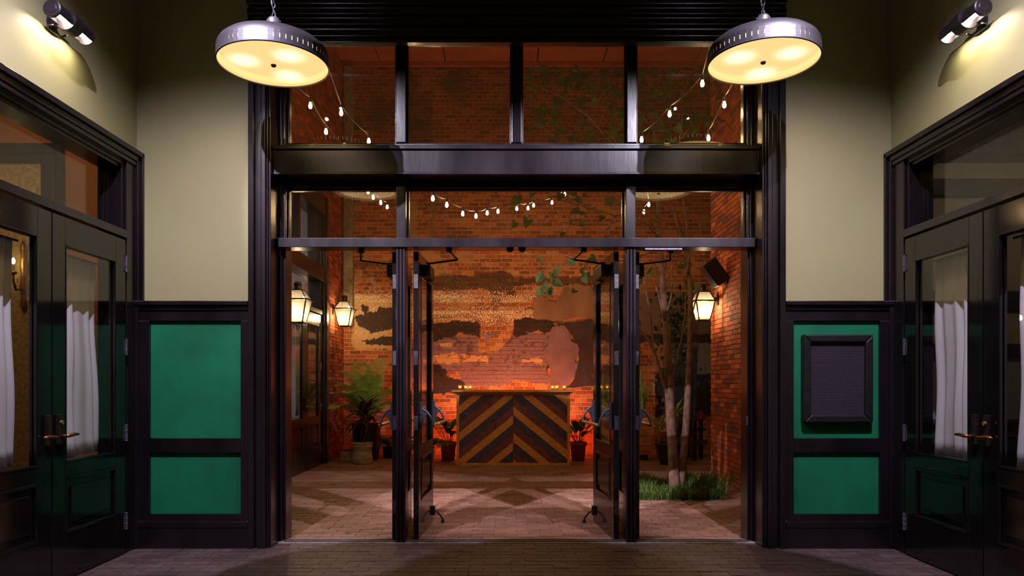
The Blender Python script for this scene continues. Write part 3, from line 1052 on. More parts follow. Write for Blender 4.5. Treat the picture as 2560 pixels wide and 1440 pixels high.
# ------------------------------------------------------------------ pendants
def pendant(lab, loc, grp='metal pendant lamps'):
    R = .386
    t = thing('pendant_lamp', lab, 'lamp', loc, group=grp)
    sh = MB()
    nseg, hb = 60, .075
    z0, z1, s0, s1 = -.012, hb, .022, .052
    for k in range(nseg):
        a0, a1 = 2 * PI * k / nseg, 2 * PI * (k + 1) / nseg
        am = a0 + (a1 - a0) * .85
        for (p, q, za, zb) in ((a0, a1, z0, s0), (a0, a1, s1, z1), (a0, am, s0, s1)):
            n = len(sh.v)
            for rr in (R, R - .004):
                for (aa, z) in ((p, za), (q, za), (q, zb), (p, zb)):
                    sh.v.append((rr * math.cos(aa), rr * math.sin(aa), z))
            sh.f += [[n, n + 1, n + 2, n + 3], [n + 7, n + 6, n + 5, n + 4], [n + 3, n + 2, n + 6, n + 7], [n, n + 4, n + 5, n + 1], [n + 1, n + 5, n + 6, n + 2], [n, n + 3, n + 7, n + 4]]
    sh.build('slotted_band', M['steel'], t, fix=False)
    pr = [(R, hb), (R - .004, hb + .015), (.368, hb + .04), (.335, hb + .068), (.28, hb + .090), (.20, hb + .108), (.10, hb + .118), (.046, hb + .12)]
    MB().lathe(pr + [(r - .004, z - .006) for r, z in pr[::-1]], 72, cap=False).build('dome', M['steel'], t, smooth=True)
    MB().lathe([(R - .010, .056), (R - .012, hb + .010), (.357, hb + .033), (.323, hb + .058), (.27, hb + .078), (.19, hb + .095), (.001, hb + .106)], 48, cap=False).build('light_absorbing_liner', M['black'], t, smooth=True)  # black liner added to soak up light inside the dome
    nk = MB().lathe([(.001, hb + .118), (.046, hb + .118), (.046, hb + .235), (.036, hb + .25), (.001, hb + .25)], 28, cap=False)
    for k in range(28):
        a = 2 * PI * k / 28
        nk.box(-.002, .002, .0455, .049, hb + .13, hb + .23)
        nk.xf(Matrix.Rotation(a, 4, 'Z'), len(nk.v) - 8)
    nk.build('ribbed_neck', M['hinge'], t)
    MB().lathe([(.0001, -.006), (.372, -.006), (.381, -.003), (.381, .001), (.0001, .001)], 72, cap=False).build('diffuser', M['diffuser'], t, smooth=False)
    MB().lathe([(R - .006, -.014), (R + .003, -.012), (R + .003, -.002), (R - .006, 0.0)], 72, cap=False).build('rim', M['steel'], t, smooth=True)
    MB().lathe([(.0001, -.022), (.014, -.02), (.021, -.010), (.021, -.0065)], 18).build('centre_knob', M['darkbronze'], t, smooth=True)
    z = hb + .25
    k = 0
    while loc[2] + z < ZC - .03:
        ln = MB()
        pts = []
        for i in range(13):
            a = 2 * PI * i / 12
            x, zz = .011 * math.cos(a), .024 * math.sin(a)
            pts.append((x, 0, z + .02 + zz) if k % 2 == 0 else (0, x, z + .02 + zz))
        ln.tube(pts, .0028, 5, cap=False)
        ln.build('chain_link', M['hinge'], t)
        z += .038
        k += 1
    cb = [(.016 * math.cos(i * .8), .016 * math.sin(i * .8), hb + .25 + i * .03) for i in range(int((ZC - loc[2] - hb - .25) / .03))]
    MB().tube(cb, .0035, 5).build('lamp_cord', M['white'], t)
    MB().lathe([(.001, 0), (.06, 0), (.05, -.03), (.001, -.035)], 20, (0, 0, ZC - loc[2])).build('ceiling_rose', M['steel'], t)
    MB().lathe([(R - .0065, .016), (R - .0065, .056), (R - .0085, .056), (R - .0085, .016)], 60, cap=False).build('slot_glow_ring', M['slotglow'], t)  # glowing ring added behind the slots so that they look lit
    d = bpy.data.lights.new('pendant_light', 'AREA')
    d.shape = 'DISK'
    d.size = .66
    d.energy = L_PENDANT
    d.color = (1.0, .82, .54)
    lo = bpy.data.objects.new('pendant_light', d)
    C.objects.link(lo)
    lo.parent = t
    lo.location = (0, 0, .012)
    return t


SPOTS = [(.20 * math.cos(a), .20 * math.sin(a)) for a in (math.radians(75), math.radians(200), math.radians(318))]
M['slotglow'] = emit('added_slot_glow', (1, .8, .5), 2.2)  # glow of the ring added to brighten the slots
M['diffuser'] = diffuser_mat('warm_frosted_glass', SPOTS)
DL = 5.15
pendant('round pewter pendant lamp hanging before the left upper transom', tuple(P(684, 160, DL)))
pendant('round pewter pendant lamp hanging before the right upper transom', tuple(P(1908, 153, DL)))
pendant('pewter pendant lamp overhead nearer the viewer on the left, seen only mirrored in the glass', (-1.65, 3.7, 3.62))
pendant('pewter pendant lamp overhead nearer the viewer on the right, seen only mirrored in the glass', (1.84, 3.7, 3.62))


# ------------------------------------------------------------------ cylinder wall lamps
def sconce(lab, X, s, yc, zc):
    """horizontal cylinder along the wall; s=+1 points into the room"""
    t = thing('cylinder_wall_lamp', lab, 'wall lamp', (X, yc, zc), group='cylinder wall lamps')
    ax = .125 * s
    L, r, rb = .20, .056, .070

    def shell(y0, y1, nm):
        m_ = MB()
        n = 26
        a0, a1 = math.radians(-90 + 52), math.radians(270 - 52)   # open at the bottom
        for yy in (y0, y1):
            for rr in (r, r - .004):
                for i in range(n + 1):
                    a = a0 + (a1 - a0) * i / n
                    m_.v.append((ax + rr * math.cos(a), yy, rr * math.sin(a)))
        k = n + 1
        for i in range(n):
            m_.f += [[i, i + 1, 2 * k + i + 1, 2 * k + i], [k + i, 3 * k + i, 3 * k + i + 1, k + i + 1], [i, k + i, k + i + 1, i + 1], [2 * k + i, 2 * k + i + 1, 3 * k + i + 1, 3 * k + i]]
        m_.f += [[0, 2 * k, 3 * k, k], [n, k + n, 3 * k + n, 2 * k + n]]
        m_.build(nm, M['steel'], t, smooth=False)
    shell(-L + .014, -.05, 'shade_shell')
    shell(.05, L - .014, 'shade_shell')
    for yy, d in ((-L, 1), (L, -1)):
        MB().lathe([(.0001, 0), (.030, 0), (.034, .004 * d), (.050, .004 * d), (.057, .010 * d), (.057, .020 * d), (.0001, .020 * d)], 28, (ax, yy, 0), axis='y', cap=False).build('end_cap', M['steel'], t, smooth=False)
    MB().lathe([(.05, -.052), (rb - .004, -.052), (rb, -.046), (rb, .046), (rb - .004, .052), (.05, .052)], 32, (ax, 0, 0), axis='y', cap=True).build('centre_band', M['steel'], t, smooth=False)
    for y0, y1 in ((-L + .03, -.06), (.06, L - .03)):
        MB().tube([(ax, y0, -.012), (ax, y1, -.012)], .014, 10).build('lamp_tube', M['e_sconce'], t, smooth=True)
    br = MB()
    br.tube([(ax * .5, -.07, -.045), (ax * .25, -.08, -.05), (.012 * s, -.06, -.06), (.012 * s, .06, -.06), (ax * .25, .08, -.05), (ax * .5, .07, -.045)], .007, 8)
    br.build('bracket_loop', M['steel'], t, smooth=True)
    MB().lathe([(.0001, 0), (.05, 0), (.05, .012 * s), (.03, .02 * s), (.03, .07 * s), (.0001, .07 * s)], 22, (0, 0, 0), axis='x', cap=False).build('wall_plate', M['steel'], t)
    return t


sconce('pewter cylinder wall lamp on the left wall above the double doors', XL, 1, 4.76, 3.715)
sconce('pewter cylinder wall lamp on the right wall above the double doors', XR, -1, 4.74, 3.715)


# ------------------------------------------------------------------ track spots (above the picture)
def track_spot(lab, loc, target, power, col, ang, blend, size=.016):
    t = thing('track_spotlight', lab, 'spotlight', loc, group='track spotlights near the ceiling')
    d = (Vector(target) - Vector(loc)).normalized()
    q = d.to_track_quat('-Z', 'Y').to_matrix().to_4x4()
    can = MB().lathe([(.045, .16), (.05, .15), (.05, -.02), (.046, -.02), (.044, .13)], 20, cap=False)
    can.xf(q)
    can.build('can', M['black'], t, smooth=False)
    MB().tube([tuple(q @ Vector((0, 0, .15))), (0, 0, ZC - loc[2] - .03)], .012, 8).build('stem', M['black'], t)
    MB().box(-.05, .05, -.12, .12, ZC - loc[2] - .03, ZC - loc[2]).build('track_adapter', M['black'], t)
    l = bpy.data.lights.new('track_bulb', 'SPOT')
    l.energy = power
    l.color = col
    l.spot_size = math.radians(ang)
    l.spot_blend = blend
    l.shadow_soft_size = size
    lo = bpy.data.objects.new('track_bulb', l)
    C.objects.link(lo)
    lo.parent = t
    lo.matrix_local = Matrix.Translation(d * .03) @ q
    return t


COOL = (0.84, 0.74, 1.0)
track_spot('black track spotlight high on the left, aimed at the courtyard doors', (-2.02, 3.45, 4.75), (-2.0, 4.5, .0), L_TRACK, COOL, 118, .9)
track_spot('black track spotlight high on the right, aimed at the courtyard doors', (2.10, 3.45, 4.75), (2.08, 4.5, .0), L_TRACK, COOL, 118, .9)

track_spot('black track spotlight at the left end of the ceiling track, beaming through the doorway', (-2.30, 3.05, 4.75), (.75, 8.9, .4), L_BEAM, (.87, .81, 1.0), 42, .6)
track_spot('black track spotlight at the right end of the ceiling track, beaming through the doorway', (2.37, 3.05, 4.75), (-.58, 8.9, .4), L_BEAM, (.87, .81, 1.0), 42, .6)

# ================================================================== THE COURTYARD
CL, CR, YB, ZT = -3.04, 2.95, 13.6, 7.31
YE = 10.32            # the right brick wall ends here

# ground
cf = struct('floor_courtyard', box(CL - .2, 6.0, 6.17, YB + .1, -0.12, -0.004), M['floorjoint'], 'reddish clay paver floor of the courtyard, lit by the doorway', 'floor')
cells = running(CL, 6.0, 6.175, YB, 0.2032, 0.1016, 0.006)


def paver_out(u, v, r):
    t = fbm(u * 2.2, v * 2.2)[:, None]
    r = r[:, None]
    a = np.array(lin((128, 88, 68))) * (0.72 + 0.5 * r)
    b = np.array(lin((156, 118, 98))) * (0.75 + 0.45 * r)
    d = fbm(u * 16 + 3, v * 16)[:, None]
    return (a * (1 - t) + b * t) * (1 - .4 * sstep(.52, .8, d))


bed = (P(1560, 1253, 8.17).x, P(1815, 1253, 8.3).x, 8.2, 9.7)
cells = [c for c in cells if not (bed[0] + .05 < (c[0] + c[1]) / 2 < bed[1] - .05 and bed[2] + .05 < c[2] < bed[3] - .1)]
brickwork(cf, (0, 0, 0), (1, 0, 0), (0, 1, 0), (0, 0, 1), cells, 0.0, paver_out, M['paver'], 1, 1,
          nearest(cells, lambda a, b, c, d: c + (50 if not (-1.9 < (a + b) / 2 < 2.1) else 0), 300), 'paver', jit=0.0009, depth=0.04)


# back wall of worn brick, painted in layers
def paint_back(u, v, r, mortar=False):
    """u: world x, v: world z -> albedo of bare brick, lime, old paint and moss on the wall"""
    px = CX + u * F / YB
    py = CY - (v - H) * F / YB
    wob = 12
    wx = px + (fbm(px / 14, py / 14) - .5) * wob * 1.6 + (fbm(px / 4 + 7, py / 4) - .5) * 5
    wy = py + (fbm(px / 14 + 40, py / 14 + 9) - .5) * wob + (fbm(px / 4 + 30, py / 4) - .5) * 4
    big = fbm(px / 90, py / 60)
    fine = fbm(px / 3.0, py / 2.2, 3)
    if mortar:
        c = np.tile(np.array(lin((196, 158, 112))), (len(px), 1)) * (0.75 + .5 * big)[:, None]
    else:
        k = r
        pal = np.array([lin((176, 96, 54)), lin((150, 78, 44)), lin((188, 116, 70)), lin((132, 74, 48)), lin((166, 90, 56))])
        c = pal[(k * 4.99).astype(int)] * (0.8 + .45 * big)[:, None]

    def lay(mask, col, op=1.0):
        nonlocal c
        mk = (mask * op)[:, None]
        c = c * (1 - mk) + np.array(col)[None] * mk
    # tan lime wash everywhere in veils
    lay(sstep(.52, .72, fbm(px / 40 + 3, py / 22 + 8)) * sstep(330, 700, py), lin((186, 140, 92)), .55)
    # lime flecks left on the faces
    band = np.exp(-((py - 770) / 62.0) ** 2) * (px < 1345) + np.exp(-((py - 540) / 60.0) ** 2) * .3 + np.exp(-((py - 655) / 35.0) ** 2) * .3
    fleck = np.clip(band, 0, 1) * (.55 + .9 * fbm(px / 26 + 5, py / 12 + 2)) * (0.55 if mortar else 1.0) * (.35 + .75 * _perm[np.floor(v / .0755).astype(int) % 256, 7])
    # moss high up, and brick tinted darker red towards the top
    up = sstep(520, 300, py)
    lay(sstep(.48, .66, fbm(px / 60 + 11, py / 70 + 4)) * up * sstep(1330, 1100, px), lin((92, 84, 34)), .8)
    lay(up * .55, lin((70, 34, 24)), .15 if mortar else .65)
    lay(inpoly(wx, wy, [(1000, 230), (1080, 230), (1080, 370), (990, 370)]).astype(float), lin((66, 64, 28)), .5)
    lay(inpoly(wx, wy, [(1075, 480), (1088, 480), (1090, 620), (1074, 620)]).astype(float), lin((140, 112, 62)), .7)
    lay(inpoly(wx, wy, [(1015, 500), (1042, 500), (1042, 640), (1015, 640)]).astype(float), lin((190, 160, 104)), .5)
    # damp dark band across
    lay(inpoly(wx, wy, [(1060, 688), (1110, 683), (1180, 690), (1260, 675), (1286, 688), (1286, 720), (1290, 738), (1240, 742), (1205, 722), (1120, 728), (1060, 722)]).astype(float), lin((66, 50, 28)), .8)
    lay(inpoly(wx, wy, [(1225, 730), (1248, 730), (1246, 785), (1232, 790)]).astype(float), lin((110, 74, 46)), .65)
    lay(inpoly(wx, wy, [(1285, 694), (1600, 690), (1600, 712), (1285, 712)]).astype(float), lin((62, 40, 30)), .75)
    lay(inpoly(wx, wy, [(870, 655), (985, 650), (985, 668), (870, 672)]).astype(float), lin((60, 44, 30)), .55)
    lay(inpoly(wx, wy, [(1060, 625), (1100, 625), (1130, 690), (1060, 690)]).astype(float), lin((176, 138, 86)), .5)
    # tan plaster left
    lay(inpoly(wx, wy, [(880, 735), (925, 735), (990, 755), (990, 780), (985, 875), (882, 872)]).astype(float), lin((206, 170, 122)), .8)
    lay(sstep(.55, .66, fbm(px / 30 + 2, py / 30)) * (px < 990) * sstep(640, 700, py) * sstep(880, 800, py), lin((210, 172, 126)), .6)
    # mauve painted brick
    mv = inpoly(wx, wy, [(1000, 862), (1085, 852), (1120, 838), (1188, 838), (1198, 862), (1203, 884), (1248, 884), (1264, 856), (1292, 834), (1370, 830), (1376, 900), (1370, 962), (1330, 956),
                         (1290, 950), (1246, 968), (1166, 964), (1142, 930), (1085, 930), (1000, 950)])
    lay(mv.astype(float), lin((138, 102, 112)) if not mortar else lin((120, 88, 96)), .92)
    lay(inpoly(wx, wy, [(1208, 834), (1232, 832), (1222, 858), (1212, 850)]).astype(float), lin((136, 116, 124)), .9)
    lay(inpoly(wx, wy, [(1075, 888), (1130, 882), (1215, 892), (1222, 905), (1160, 904), (1085, 912)]).astype(float), lin((214, 160, 104)), .85)
    lay(inpoly(wx, wy, [(1098, 858), (1130, 856), (1128, 866), (1100, 866)]).astype(float), lin((214, 168, 120)), .8)
    lay(mv * sstep(.58, .66, fbm(px / 9 + 60, py / 9)) * sstep(960, 880, py) , lin((96, 56, 48)), .8)
    lay(inpoly(wx, wy, [(1300, 898), (1352, 896), (1352, 908), (1300, 904)]).astype(float), lin((220, 160, 110)), .8)
    # old black-brown paint
    tar = np.zeros(len(px), bool)
    for pl in ([(890, 795), (908, 783), (935, 780), (947, 768), (1010, 776), (1010, 826), (955, 827), (927, 832), (897, 815)],
               [(902, 762), (922, 762), (926, 778), (912, 786), (900, 776)],
               [(898, 853), (940, 846), (1010, 836), (1010, 862), (930, 863)],
               [(1040, 815), (1130, 802), (1200, 807), (1203, 848), (1190, 838), (1150, 832), (1120, 842), (1085, 856), (1040, 860)],
               [(1286, 793), (1382, 800), (1382, 826), (1362, 838), (1350, 822), (1292, 842), (1280, 832)],
               [(1060, 905), (1108, 915), (1120, 942), (1160, 952), (1166, 968), (1140, 985), (1060, 985)],
               [(1368, 862), (1376, 862), (1374, 925), (1368, 925)]):
        tar |= inpoly(wx, wy, pl)
    lay(tar.astype(float), lin((50, 37, 36)), .95)
    # far right: grey render and dark dado
    rt = sstep(1592, 1600, px)
    lay(rt * inpoly(wx, wy, [(1600, 735), (1780, 722), (1900, 722), (1900, 836), (1600, 850)]), lin((128, 104, 92)), .95)
    lay(rt * inpoly(wx, wy, [(1600, 836), (1900, 834), (1900, 858), (1600, 858)]), lin((52, 46, 46)), .95)
    lay(rt * inpoly(wx, wy, [(1660, 858), (1900, 858), (1900, 934), (1660, 934)]), lin((132, 126, 124)), .95)
    lay(rt * inpoly(wx, wy, [(1640, 934), (1900, 932), (1900, 1040), (1640, 1042)]), lin((46, 42, 42)), .95)
    fleck = np.where(tar | mv, .12, fleck) * (py < 862)
    return np.column_stack([np.clip(c, 0.004, 1), np.clip(fleck, 0, 1)])


WB1 = 5.6
nu_, nv_ = 430, 360
gm = MB()
us = np.linspace(CL, WB1, nu_ + 1)
vs_ = np.linspace(0, ZT, nv_ + 1)
gm.v = [(float(a), YB, float(b)) for b in vs_ for a in us]
gm.f = [[j * (nu_ + 1) + i, j * (nu_ + 1) + i + 1, (j + 1) * (nu_ + 1) + i + 1, (j + 1) * (nu_ + 1) + i] for j in range(nv_) for i in range(nu_)]
k0 = len(gm.v)
gm.box(CL - .2, WB1, YB + .02, YB + .3, -.1, ZT + .3)
bw_ = gm.build('wall_courtyard', M['brickattr'], None, fix=False)
tag(bw_, 'tall worn brick back wall with peeling mauve and black paint behind the bar', 'wall', kind='structure')
va = np.array(gm.v)
cc = paint_back(va[:, 0], va[:, 2], 0, True)
ca = bw_.data.color_attributes.new('Col', 'FLOAT_COLOR', 'POINT')
ca.data.foreach_set('color', cc.astype(np.float32).ravel())
cells = running(CL, WB1, 0, ZT, 0.213, 0.0755, 0.0125, headers=6)


def sc_back(a, b, c, d):
    x, y = CX + (a + b) / 2 * F / YB, CY - ((c + d) / 2 - H) * F / YB
    return abs(x - 1215) / 1.4 + abs(y - 715) * 1.0


brickwork(bw_, (0, YB, 0), (1, 0, 0), (0, 0, 1), (0, -1, 0), cells, 0.0035, paint_back, M['brickattr'], 8, 3,
          nearest(cells, sc_back, 300), 'brick', jit=0.0012, depth=.001)


def jag(poly, amp=4.0, it=3):
    pts = [Vector(p) for p in poly]
    for k in range(it):
        out = []
        for i, p in enumerate(pts):
            q = pts[(i + 1) % len(pts)]
            d = q - p
            n = Vector((-d.y, d.x))
            n = n.normalized() if n.length else n
            out += [p, (p + q) / 2 + n * random.gauss(0, min(amp, d.length * .12))]
        pts = out
        amp *= .55
    return pts


def patch(label, poly, proud, mat):
    pts = jag(poly)
    w3 = [P(p.x, p.y, YB) for p in pts]
    m_ = MB()
    n = len(w3)
    tri = tessellate_polygon([[Vector((a.x, a.z, 0)) for a in w3]])
    m_.v = [(a.x, YB - proud, a.z) for a in w3] + [(a.x, YB + .003, a.z) for a in w3]
    m_.f = [list(t) for t in tri] + [[i, (i + 1) % n, n + (i + 1) % n, n + i] for i in range(n)]
    o = m_.build('plaster_patch', mat, bw_)
    o['label'] = label
    return o


patch('brown plaster skim', [(1333, 748), (1354, 739), (1372, 752), (1390, 762), (1402, 742), (1416, 718), (1596, 722), (1596, 800), (1470, 797), (1380, 803), (1335, 795)], .022, M['plaster'])
patch('dark brown paint field', [(1384, 805), (1470, 798), (1600, 800), (1600, 972), (1500, 968), (1410, 968), (1438, 938), (1446, 890), (1432, 850), (1420, 820)], .018, M['tar'])
patch('smooth mauve plaster', [(1381, 816), (1411, 814), (1427, 838), (1430, 856), (1444, 860), (1446, 892), (1444, 921), (1431, 945), (1412, 966), (1374, 968), (1377, 930), (1369, 905), (1372, 850)], .026, M['mauve'])
# pipe-like pilaster in the left corner
pl = box(CL + .01, P(883, 0, 13.5).x, 13.45, YB - .009, P(0, 815, 13.5).z, ZT - .01).build('corner_pilaster', M['concrete'], bw_, bevel=.03)

# ceiling
cs = thing('ceiling_courtyard', 'rust coloured panelled soffit over the courtyard', 'ceiling', kind='structure')
xs = [P(x, 158, YB).x for x in (790, 951, 1114, 1343, 1507, 1735, 1900)]
xs = [CL - .3] + xs[1:-1] + [4.2, 5.6]
for a, b in zip(xs[:-1], xs[1:]):
    for y0, y1 in ((6.25, 8.7), (8.7, 11.15), (11.15, YB + .3)):
        box(a + .012, b - .012, y0 + .012, y1 - .012, 7.40, 7.44).build('soffit_panel', M['soffit'], cs)
box(CL - .3, 5.6, 6.2, YB + .3, 7.4405, 7.5).build('soffit_deck', M['black'], cs)
box(CL - .3, 5.6, YB - .06, YB - .009, 7.31, 7.3995).build('wall_plate', M['soffit'], cs, bevel=.01)


# side brick walls
def paint_side(u, v, r):
    pal = np.array([lin((170, 84, 48)), lin((152, 72, 42)), lin((184, 98, 58)), lin((112, 66, 48)), lin((162, 80, 48)), lin((142, 72, 46))])
    t = fbm(u * 6, v * 9)[:, None]
    c = pal[(r * 5.99).astype(int)] * (.75 + .5 * t)
    lowm = (sstep(.35, .1, v) * sstep(.4, .6, fbm(u * 4, v * 4)))[:, None]
    return c * (1 - lowm * .5) + np.array(lin((150, 116, 86))) * lowm * .5


wr_ = struct('wall_courtyard_right', box(CR + .008, CR + .35, 6.25, YE - .008, 0, ZT), M['mortar'], 'red brick wall carrying the lantern and speaker beside the tree', 'wall')
cells = running(6.25, YE, 0, ZT, .213, .0635, .009)
brickwork(wr_, (CR, 0, 0), (0, 1, 0), (0, 0, 1), (-1, 0, 0), cells, 0.0, paint_side, M['brickattr'], 1, 1,
          nearest(cells, lambda a, b, c, d: (0 if a > 8.75 else 9) + abs((c + d) / 2 - 1.6) + .1 * (10.3 - a), 300), 'brick', jit=0.0012, depth=.007)
cells = running(CR + .002, CR + .35, 0, ZT, .213, .0635, .009)
brickwork(wr_, (0, YE, 0), (1, 0, 0), (0, 0, 1), (0, 1, 0), cells, 0.0, paint_side, M['brickattr'], 1, 1, [], 'brick', jit=0.001, depth=.007)

SY0, SY1, SZ = 8.55, 12.19, 4.46
m = MB()
m.box(CL - .3, CL - .008, SY1, YB + .02, 0, ZT)
m.box(CL - .3, CL - .008, 6.25, SY0, 0, ZT)
m.box(CL - .3, CL - .008, SY0, SY1, SZ, ZT)
wl_ = struct('wall_courtyard_left', m, M['mortar'], 'red brick wall beside the glazed courtyard shop front, behind the palm', 'wall')
cells = running(6.25, YB, 0, ZT, .213, .0635, .009, skip=lambda u, v: SY0 < u < SY1 and v < SZ)
brickwork(wl_, (CL, 0, 0), (0, 1, 0), (0, 0, 1), (1, 0, 0), cells, 0.0, paint_side, M['brickattr'], 1, 1,
          nearest(cells, lambda a, b, c, d: (0 if a > SY1 - .05 else 9) + abs((c + d) / 2 - 2.2), 300), 'brick', jit=0.0012, depth=.007)

# --- glazed shop front in the left courtyard wall
sf = thing('trim_10', 'dark glazed shop front with double doors in the left courtyard wall', 'shop front', kind='structure')


def sb(x0, x1, y0, y1, z0, z1, nm, bv=.005):
    box(CL + x0, CL + x1, y0, y1, z0, z1).build(nm, M['paint'], sf, bevel=bv)


sb(-.2, .06, SY1 - .12, SY1, 0, SZ, 'casing_strip')
sb(-.2, .035, SY1 - .22, SY1 - .1205, 0, SZ, 'casing_strip')
sb(-.2, .05, SY0, SY0 + .2, 0, SZ, 'casing_strip')
sb(-.2, .06, SY0 + .2005, SY1 - .2205, 4.12, SZ, 'cornice_board')
sb(-.2, .04, SY0 + .2005, SY1 - .2205, 3.03, 3.27, 'header_beam')
sb(-.15, .02, SY0 + .2005, SY1 - .2205, 2.475, 2.545, 'transom_bar')
y = SY1 - .2205
sb(-.15, .0, y - .14, y, 0, 2.4745, 'jamb')
sb(-.15, .0, y - .10, y, 2.5455, 3.0295, 'jamb')
sb(-.15, .0, y - .10, y, 3.2705, 4.1195, 'jamb')
for yy in (SY1 - .62, SY1 - 1.55, SY1 - 2.5):
    sb(-.12, .01, yy - .05, yy + .05, 3.2705, 4.1195, 'upper_mullion')
sb(-.15, .0, 9.2, 9.56, 0, 3.0295, 'side_post')
box(CL - .10, CL - .095, 9.56, y - .1, 2.5455, 3.0295).build('transom_pane', M['glass'], sf)
for a, b in ((SY1 - .57, y - .1), (SY1 - 1.5, SY1 - .67), (SY1 - 2.45, SY1 - 1.6), (SY0 + .2, SY1 - 2.55)):
    box(CL - .10, CL - .095, a + .0005, b - .0005, 3.2705, 4.1195).build('upper_pane', M['glass'], sf)
hy = y - .142
leaf('door_9', 'far leaf of the courtyard shop front, lever handle, red brick pier beside it', (CL - .03, hy, 0), PI / 2, -1, .90, kit='lever key', mat=M['paint'])
leaf('door_10', 'near leaf of the courtyard shop front, mostly hidden by the jamb', (CL - .03, hy - 1.806, 0), PI / 2, 1, .90, kit='lever', mat=M['paint'])
# lit room behind it
rx = CL - 2.6
struct('floor_shop', box(rx, CL - .21, 8.3, 12.3, -.1, -.001), M['soil'], 'floor of the room behind the courtyard shop front', 'floor')
struct('wall_shop_side', box(rx - .1, rx, 8.3, 12.3, 0, 4.6), M['greyroom'], 'pale grey wall in the room behind the courtyard shop front', 'wall')
struct('wall_shop_end', box(rx, CL - .301, 12.3, 12.4, 0, 4.6), M['greyroom'], 'pale grey end wall in the room behind the shop front', 'wall')
struct('wall_shop_near', box(rx, CL - .301, 8.2, 8.3, 0, 4.6), M['greyroom'], 'pale grey near wall in the room behind the shop front', 'wall')
struct('ceiling_shop', box(rx, CL - .301, 8.3, 12.3, 4.6, 4.7), M['greyroom'], 'pale grey ceiling of the room behind the shop front', 'ceiling')
curtain('door_curtain', 'narrow white curtain behind the far courtyard shop front glass', CL - .13, 10.88, 11.12, .85, 2.22, .02, 3, .0, 'white door curtains', -1)


# room lamps behind the glass: small ceiling globes
def globe(lab, loc, zc, power, col):
    t = thing('globe_lamp', lab, 'lamp', loc, group='small globe lamps in the rooms behind glass')
    MB().ball((0, 0, 0), .09, 20, 12).build('globe', emit('globe_glow_%d' % int(abs(loc[0]) * 100), col, power), t, smooth=True)
    MB().tube([(0, 0, .085), (0, 0, zc - loc[2])], .01, 8).build('stem', M['brass'], t)
    MB().lathe([(.001, 0), (.06, 0), (.05, -.025), (.001, -.03)], 16, (0, 0, zc - loc[2])).build('ceiling_rose', M['brass'], t)


globe('globe lamp lighting the grey room behind the courtyard shop front', (CL - 1.3, 10.2, 3.9), 4.6, 150, (1, .93, .9))
globe('globe lamp lighting the burnt orange room behind the left doors', (-4.6, 5.6, 3.6), 4.2, 75, (1, .72, .42))
globe('globe lamp lighting the cream room behind the right doors', (4.7, 5.6, 3.5), 4.2, 24, (1, .85, .68))


# ------------------------------------------------------------------ lanterns
def lantern(lab, X, s, y, z, k=1.0):
    """wall lantern; s=+1 faces +x"""
    t = thing('wall_lantern', lab, 'lantern', (X, y, z), group='four sided wall lanterns')
    cx = .21 * s
    R0, R1, h = .085 * k, .15 * k, .30 * k

    def ring(r, zz):
        return [(cx - r, -r, zz), (cx + r, -r, zz), (cx + r, r, zz), (cx - r, r, zz)]
    b0, b1 = ring(R0, -.15), ring(R1, -.15 + h)
    rf = ring(.072, -.15 + h + .13)
    fr_ = MB()
    for i in range(4):
        j = (i + 1) % 4
        fr_.tube([b0[i], b1[i]], .0095, 4)
        fr_.tube([b1[i], rf[i]], .008, 4)
        fr_.tube([b0[i], b0[j]], .010, 4)
        fr_.tube([rf[i], rf[j]], .008, 4)
    fr_.build('frame', M['black'], t)
    ev = MB()
    o_, i_ = ring(R1 + .028, -.15 + h), ring(R1 - .012, -.15 + h)
    for q in range(4):
        j = (q + 1) % 4
        n = len(ev.v)
        for dz in (-.008, .010):
            ev.v += [(a[0], a[1], a[2] + dz) for a in (o_[q], o_[j], i_[j], i_[q])]
        ev.f += [[n, n + 1, n + 2, n + 3], [n + 7, n + 6, n + 5, n + 4], [n, n + 4, n + 5, n + 1], [n + 2, n + 6, n + 7, n + 3]]
    ev.build('eave', M['black'], t)
    for i in range(4):
        j = (i + 1) % 4
        MB().poly([b0[i], b0[j], b1[j], b1[i]]).build('pane', M['lampglass'], t, solid=.003)
        MB().poly([b1[i], b1[j], rf[j], rf[i]]).build('roof_pane', M['lampglass'], t, solid=.003)
    zt = -.15 + h + .13
    MB().lathe([(.078, zt), (.078, zt + .012), (.05, zt + .018), (.046, zt + .07), (.056, zt + .075), (.056, zt + .088), (.046, zt + .092), (.04, zt + .112), (.001, zt + .118)], 16, (cx, 0, 0)).build('chimney', M['darkbronze'], t)
    MB().lathe([(.001, -.165), (R0, -.16), (R0, -.15), (.001, -.148)], 4, (cx, 0, 0)).build('base_plate', M['black'], t)
    cs_ = MB().lathe([(.018, -.148), (.018, -.06), (.012, -.055)], 10, (cx, 0, 0)).build('candle_socket', M['wax'], t)
    MB().ball((cx, 0, 0.0), .026, 12, 8, 1.9).build('bulb', M['e_lantern'], cs_, smooth=True)
    ar = MB()
    ar.box(min(0, .018 * s), max(0, .018 * s), -.035, .035, .06, .23)
    ar.tube([(.01 * s, 0, .15), (cx - (R1 + .02) * s, 0, .152)], .012, 8)
    ar.build('wall_bracket', M['black'], t)
    return t


ltn = P(740, 765, 9.75)
lantern('wall lantern half hidden by the door jamb, before the courtyard shop front', CL + .06, 1, 9.63, 2.30, 1.0)
lantern('wall lantern on the brick pier above the palm', CL, 1, 12.72, 2.50)
lantern('wall lantern on the right brick wall below the speaker', CR, -1, 9.95, 2.36, .86)

